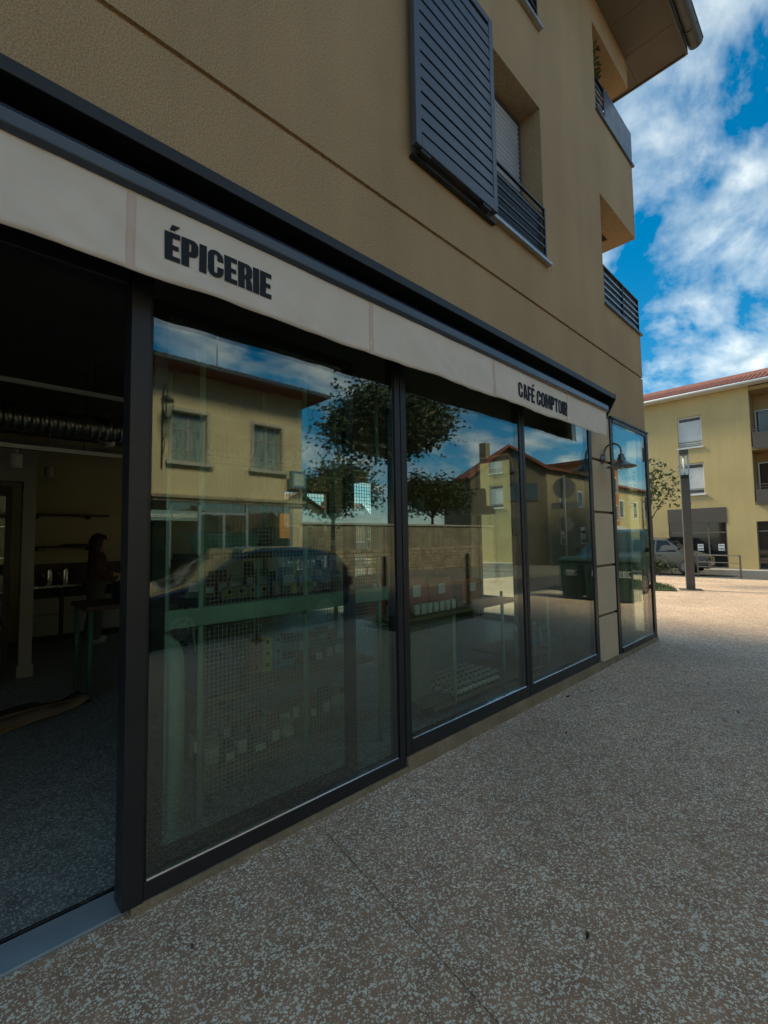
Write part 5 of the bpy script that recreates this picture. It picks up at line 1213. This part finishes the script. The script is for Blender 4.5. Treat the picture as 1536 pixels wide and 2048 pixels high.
# dark blue car passing
BLUE = mat('car_blue', (.022, .035, .085), .22, .3, coat=.8)
cst = [(4.35, .42, .58, .62), (4.28, .25, .70, .74), (4.0, .22, .80, .84), (3.5, .21, .88, .94), (3.15, .21, .92, 1.02), (2.75, .21, .94, 1.30), (2.35, .21, .95, 1.50), (1.9, .21, .95, 1.56), (1.0, .21, .95, 1.54), (.45, .22, .95, 1.42), (.12, .26, .94, 1.15), (0, .36, .86, .98)]
def small_car(name, loc, rotz, label, paint, glassm=DGLASS):
    c, sf_ = vehicle(name, loc, rotz, label, 'car', paint, 4.35, 1.78, cst, .95, (3.45, .80), .31, [[(2.92, .97), (2.62, 1.22), (2.30, 1.42), (1.86, 1.46), (1.82, .97)], [(1.74, .97), (1.78, 1.46), (.95, 1.45), (.75, .97)]], ((3.12, 1.0), (2.36, 1.50)), ((.03, 1.02), (.42, 1.40)), glassm=glassm)
    for s in (-1, 1):
        MB().box(4.12, 4.30, s*.66-.16, s*.66+.16, .62, .74).build('headlight', HLAMP, c, bevel=.03); MB().box(.02, .12, s*.68-.12, s*.68+.12, .72, .9).build('tail_light', mat('tail_red_%d_%s' % (s, name), (.35, .01, .01), .25), c, bevel=.02)
        for x in (1.95, 1.15): MB().box(x-.08, x+.08, s*.885-.01, s*.885+.018, .82, .85).build('door_handle', RUBBER, c)
    MB().box(4.2, 4.36, -.5, .5, .40, .56).build('grille', RUBBER, c, bevel=.02); MB().box(4.33, 4.372, -.26, .26, .44, .53).build('number_plate', WHITE, c)
    return c
small_car('blue_car', (6.1, -5.9, -.12), R(180), 'dark blue hatchback driving past the shop', BLUE)
# teal van parked behind the bins
TEAL = mat('van_teal', (.030, .062, .058), .3, .3, coat=.5)
v2, _ = vehicle('parked_van', (18.3, -3.2, gz(16)), R(180), 'dark teal van parked on the pavement behind the wheelie bins', 'van', TEAL, 4.75, 1.90, st, 1.09, (3.83, .95), .33,
    [[(3.42, 1.12), (3.22, 1.40), (2.96, 1.70), (2.50, 1.74), (2.44, 1.12)], [(2.36, 1.13), (2.40, 1.74), (1.35, 1.76), (1.35, 1.13)]], ((3.66, 1.17), (2.96, 1.80)), ((.02, 1.15), (.12, 1.75)), glassm=mat('van_screen', (.05, .08, .075), .08, spec=.9))
for s in (-1, 1): MB().box(4.45, 4.72, s*.68-.16, s*.68+.16, .68, .84).build('headlight', HLAMP, v2, bevel=.03)
MB().box(4.66, 4.765, -.46, .46, .62, .80).build('grille', RUBBER, v2, bevel=.02)
# wheelie bins numbered 283
BINT = mat('bin_digits', (.55, .58, .56), .6)
def bin_(loc, rz, label):
    t = thing('wheelie_bin', loc, label, 'bin', rotz=rz)
    MB().loft([[(-.30, -.28, .06), (.30, -.28, .06), (.30, .24, .06), (-.30, .24, .06)], [(-.36, -.33, .94), (.36, -.33, .94), (.36, .33, .94), (-.36, .33, .94)]], smooth=False).build('body', BINM, t, bevel=.025)
    MB().loft([[(-.38, -.36, .945), (.38, -.36, .945), (.38, .36, .945), (-.38, .36, .945)], [(-.37, -.35, 1.0), (.37, -.35, 1.0), (.37, .36, 1.02), (-.37, .36, 1.02)], [(-.28, -.26, 1.05), (.28, -.26, 1.05), (.28, .30, 1.06), (-.28, .30, 1.06)]], smooth=False).build('lid', BINM, t, bevel=.02)
    MB().tube([(-.3, .40, .98), (.3, .40, .98)], .018, 8).box(-.32, -.28, .33, .41, .96, 1.0).box(.28, .32, .33, .41, .96, 1.0).build('handle', BINM, t)
    for s in (-1, 1):
        a = MB().lathe([(0, 0), (.10, 0), (.12, .015), (.12, .06), (.10, .075), (0, .075)], 20); a.v = [(s*(.305)+z*s, .26+x, .12+y) for x, y, z in a.v]; a.build('wheel', RUBBER, t)
    MB().tube([(-.31, .26, .12), (.31, .26, .12)], .012, 8).build('axle', IRON, t)
    text_obj('283', 'number', .21, BINT, t, (0, -.325, .66), (R(87), 0, 0))
    b2 = text_obj('283', 'number', .15, BINT, t, (.345, -.0, .66), (R(87), 0, R(90)))
    MB().box(-.345, -.325, -.05, .05, .78, .86).build('badge', WHITE, t)
    return t
for bx, by, lab in ((11.95, -1.90, 'nearest the shop wall'), (11.95, -2.54, 'in the middle of the three'), (12.0, -3.18, 'nearest the road')):
    b_ = bin_((bx, by, gz(bx)), R(-106), 'dark green wheelie bin numbered 283, '+lab); b_.scale = (.84, .92, 1.02); b_['group'] = 'wheelie bins past the corner'
# bollards
for i, x in enumerate((8.9, 6.2, 11.6, 3.5)):
    bo = thing('bollard', (x, -4.3, gz(x)), ('brown post bollard second along the pavement edge, past the planting', 'brown post bollard beside the planting strip', 'brown post bollard in front of the wheelie bins', 'brown post bollard nearest the photographer')[i], 'bollard', 'bollards along the pavement edge')
    MB().lathe([(.055, 0), (.055, 1.02), (.048, 1.03), (.048, 1.05), (.057, 1.06), (.057, 1.15), (.03, 1.18), (0, 1.185)], 16).build('post', mat('bollard_brown%d' % i, (.075, .045, .032), .5), bo); MB().lathe([(.09, 0), (.09, .02), (.056, .03)], 16).build('base', IRON, bo)
# planting strip
ps = MB().prism([(5.4, -3.95), (8.0, -4.1), (7.7, -3.1), (5.4, -3.0)], lambda u, v, t: (u, v, t), .0, .03); tag(ps.build('planting_bed', EARTH), kind='structure')
gp_ = MB(); rnd = random.Random(2)
for i in range(1500):
    x, y = rnd.uniform(5.45, 7.6), rnd.uniform(-3.9, -3.1); a = rnd.random()*6.28; h_ = rnd.uniform(.08, .34)
    gp_.add([(x-.01*math.cos(a), y-.01*math.sin(a), .02), (x+.01*math.cos(a), y+.01*math.sin(a), .02), (x+.15*h_*math.sin(a)*2, y-.15*h_*math.cos(a)*2, .02+h_)], [(0,1,2)])
tag(gp_.build('planting_grass', GRASS, fix=False), 'tufts of grass in the planting bed by the bollards', 'grass', kind='stuff')
# trees
leaf_tree('street_tree', (19.6, -17.6, gz(19)), 'large dark leafed tree behind the rubble wall opposite', 9, (0, 0, 8.3), 2.9, 26000, .32, LEAF, 61, .20, nbr=20, squash=(1.15, 1.1, .85))
leaf_tree('street_tree', (10.9, -12.0, gz(10)), 'smaller bushy tree beside the beige house', 5, (0, 0, 3.2), 1.35, 11000, .18, LEAF, 62, .10, nbr=16, squash=(1.25, 1.2, .9))
leaf_tree('street_tree', (24.2, -18.2, gz(24)), 'low spreading tree over the rubble wall near the gabled house', 6, (0, 0, 4.6), 1.9, 11000, .24, LEAF, 63, .12, nbr=18, squash=(1.6, 1.2, .65))
# rubble wall with render above
RW = (22, -16.2, -.3)
rw_ = thing('rubble_wall', RW, 'long garden wall of rubble stone with rendered top opposite', 'wall')
MB().box(10, 28.5, -16.6, -16.2, -.8, 1.0).build('core', PLINTH, rw_, RW); MB().box(10, 28.5, -16.58, -16.22, 1.001, 2.3).build('rendered_top', mat('stained_render', (.20, .175, .12), .95, vary=.25, vscale=1.2, streak=.2, pos=True), rw_, RW); MB().box(9.9, 28.6, -16.66, -16.14, 2.301, 2.40).build('coping', CONC, rw_, RW)
rnd = random.Random(8); z = -.35; protos = []
for i in range(8):
    s = MB().loft([[(x*.5*k+rnd.uniform(-.03, .03), yy, y*.5*k+rnd.uniform(-.03, .03)) for x, y in ((-.9, -1), (.9, -1), (1, -.6), (1, .7), (.8, 1), (-.8, 1), (-1, .6), (-1, -.7))] for yy, k in ((0, 1.0), (.05, .86))], smooth=False); protos.append(s)
po = []
cnt = 0
while z < .95 and cnt < 290:
    hh = rnd.uniform(.14, .22); x = 14.0
    while x < 28.3 and cnt < 290:
        ww = rnd.uniform(.28, .62); i = rnd.randrange(8)
        if i >= len(po) or len(po) < 8:
            i = len(po); o_ = protos[i].build('stone', STONE, rw_); po.append(o_)
        else: o_ = share(po[i], 'stone', rw_)
        o_.location = (x+ww/2-RW[0], 0.0-.02, z+hh/2-RW[2]); o_.scale = (ww*.94, 1, hh*.90); x += ww; cnt += 1
    z += hh
# gabled house
GO = (33.3, -14.4, gz(33)); 
gh = thing('gabled_house', GO, 'gabled house with shade coloured into its gable and a paler side wall across the street', 'house')
K2, K, K3, K4, K5 = (28.9, -18.3), (33.3, -14.4), (42.5, -14.0), (42.5, -22.0), (31.5, -23.0)
GABLE_SHADE = mat('shaded_gable_render', (.115, .100, .074), .95, vary=.15, vscale=1.0, bump=.01, bscale=12, pos=True)  # the gable's shade is put into this darker render colour
pk_ = ((K2[0]+K[0])/2, (K2[1]+K[1])/2)
h0, hp = 6.9, 8.5
mb = MB(); 
mb.add([(*K2, -1), (*K, -1), (*K, h0), (*pk_, hp), (*K2, h0-.6)], [(0,1,2,3,4)]).build('gable_wall', GABLE_SHADE, gh, GO, fix=False)
mb = MB(); V = [K, K3, K4, K5, K2]
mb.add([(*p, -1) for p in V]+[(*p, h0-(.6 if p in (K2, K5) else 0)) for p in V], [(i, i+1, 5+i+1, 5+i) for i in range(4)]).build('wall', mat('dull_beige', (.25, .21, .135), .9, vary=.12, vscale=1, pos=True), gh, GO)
bk = (pk_[0]+9.5, pk_[1]-3.5)
e1 = (K[0]-.35, K[1]+.4); e2 = (K3[0], K3[1]+.5); e0 = (K2[0]-.45, K2[1]+.05)
rr = MB().add([(*e1, h0-.05), (*e2, h0-.05), (*bk, hp+.1), (pk_[0]-.25, pk_[1]+.25, hp+.12), (*e0, h0-.75), (K5[0], K5[1], h0-.75)], [(0,1,2,3),(3,2,5,4)]).build('roof', TILE, gh, GO)
q = rr.modifiers.new('s', 'SOLIDIFY'); q.thickness = .22
MB().box(30.6, 31.2, -18.6, -18.0, 6.5, 9.0).build('chimney', STONE, rr, GO)
dK = Vector((K[0]-K2[0], K[1]-K2[1], 0)).normalized(); nK = Vector((-dK.y, dK.x, 0))
for t_, z, w_, h_ in ((.55, 5.0, .5, .7), (.80, 5.0, .5, .7), (.30, 2.6, .45, .65), (.6, 2.4, .45, .65)):
    c = Vector((*K2, z)).lerp(Vector((*K, z)), t_)
    f = MB().obox(c+nK*.02, dK*w_, nK*.05, (0, 0, h_)).build('window', TAUPE, gh, GO); MB().obox(c+nK*.078, dK*(w_-.07), nK*.005, (0, 0, h_-.07)).build('pane', DGLASS, f, GO)
for x, z in ((35.5, 4.6), (38.5, 4.6), (35.5, 1.6), (38.8, 1.6), (41, 4.6)):
    y = K[1]+(x-K[0])*.0435+.02
    f = MB().box(x-.45, x+.45, y-.02, y+.05, z-.7, z+.7).build('window', WHITE, gh, GO); MB().box(x-.38, x+.38, y+.051, y+.058, z-.63, z+.63).build('pane', DGLASS, f, GO)
# orange and yellow houses farther along
ORG = mat('orange_render', (.40, .15, .055), .9, vary=.08, pos=True)
oh = thing('orange_house', (44.7, -15.5, -.9), 'narrow orange house with a pale shop canopy', 'house')
MB().box(-2.1, 2.1, -5, 1.6, -.5, 9.2).build('wall', ORG, oh); MB().box(-2.2, 2.2, -5.2, 2.1, 9.201, 9.5).build('roof', TILE, oh)
MB().prism([(1.6, 3.3), (3.2, 2.75), (3.2, 2.80), (1.6, 3.4)], lambda u, v, t: (t, u, v), -2.6, 2.0).build('canopy', mat('canopy_pale', (.42, .45, .42), .8), oh)
MB().box(-1.8, 1.8, 1.61, 1.66, .1, 2.7).build('shopfront', DGLASS, oh)
for x in (-1.1, 1.1):
    for z in (4.6, 7.2):
        f = MB().box(x-.5, x+.5, 1.59, 1.65, z-.75, z+.75).build('window', WHITE, oh); MB().box(x-.42, x+.42, 1.651, 1.66, z-.67, z+.67).build('pane', DGLASS, f)
yh = thing('far_yellow_house', (64, -14.5, -1.2), 'long pale yellow house with tiled eaves far along the street', 'house')
MB().box(-17, 14, -6, 0, -.5, 7.6).build('wall', mat('pale_yellow', (.50, .42, .21), .9, vary=.06, pos=True), yh); MB().prism([(.5, 7.5), (-2.5, 8.6), (-6.5, 7.5)], lambda u, v, t: (t, u, v), -17.1, 14.4).build('roof', TILE, yh)
for x in (-15, -11, -7.5, -4, -.5, 3, 6.5, 10):
    for z in (2.2, 5.4):
        f = MB().box(x-.55, x+.55, -.02, .05, z-.9, z+.9).build('window', WHITE, yh); MB().box(x-.46, x+.46, .051, .058, z-.8, z+.8).build('pane', DGLASS, f)
# road signs seen from behind
rs = thing('road_sign', (14.2, -4.35, gz(14.2)), 'grey-backed road sign post with two round signs and a plate', 'road sign', rotz=R(72))
SGB = mat('sign_back', (.16, .16, .155), .5, .4)
MB().lathe([(.03, -.1), (.03, 3.6)], 10).build('post', SGB, rs)
for z, r_ in ((3.20, .34), (2.05, .24)):
    a = MB().lathe([(0, 0), (r_, 0), (r_, .02), (r_-.02, .03), (0, .03)], 32); a.v = [(x, -.035-zz, z+y) for x, y, zz in a.v]; a.sm = [False]*len(a.sm); so2 = a.build('round_sign', SGB, rs)
    MB().box(-r_*.6, r_*.6, -.095, -.066, z-.02, z+.02).build('clamp', ZINC, so2)
MB().box(-.40, .40, -.06, -.035, 2.54, 2.74).build('plate', SGB, rs)
# fallen leaves and scraps on the pavement
DEB = mat('dry_leaf', (.035, .026, .02), .9)
for i, (px, py, s, ang) in enumerate(((1.80, -1.36, .030, .3), (.72, -.35, .016, 1.2), (3.5, -.50, .03, .2), (4.3, -.15, .045, .1), (4.6, -.25, .03, .6), (5.6, -1.0, .03, 2), (6.1, -.5, .025, 1), (4.9, -1.35, .03, .8), (6.6, -.2, .02, .5))):
    m = MB().add([(s*math.cos(a)*(1+.25*math.sin(3*a+i)), s*.42*math.sin(a)*(1+.3*math.cos(2*a+i)), .004+.004*math.sin(a*2+i)) for a in [R(d) for d in range(0, 360, 40)]], [tuple(range(9))])
    ob = m.build('fallen_leaf', DEB); ob.scale = (.62, .62, .62); ob.location = (px, py, .002); ob.rotation_euler = (0, 0, ang); q = ob.modifiers.new('s', 'SOLIDIFY'); q.thickness = .003
    tag(ob, ('curled dry leaf alone on the open pavement in front', 'tiny dark scrap on the pavement by the door post', 'dark scrap on the pavement below the second post', 'long dark scrap by the wall under the third pane', 'dark scrap just off the wall under the third pane', 'dark leaf on the pavement out from the pier', 'dark leaf on the pavement near the last window', 'dark leaf nearest the right edge of the picture', 'small dark scrap at the foot of the corner window')[i], 'leaf')
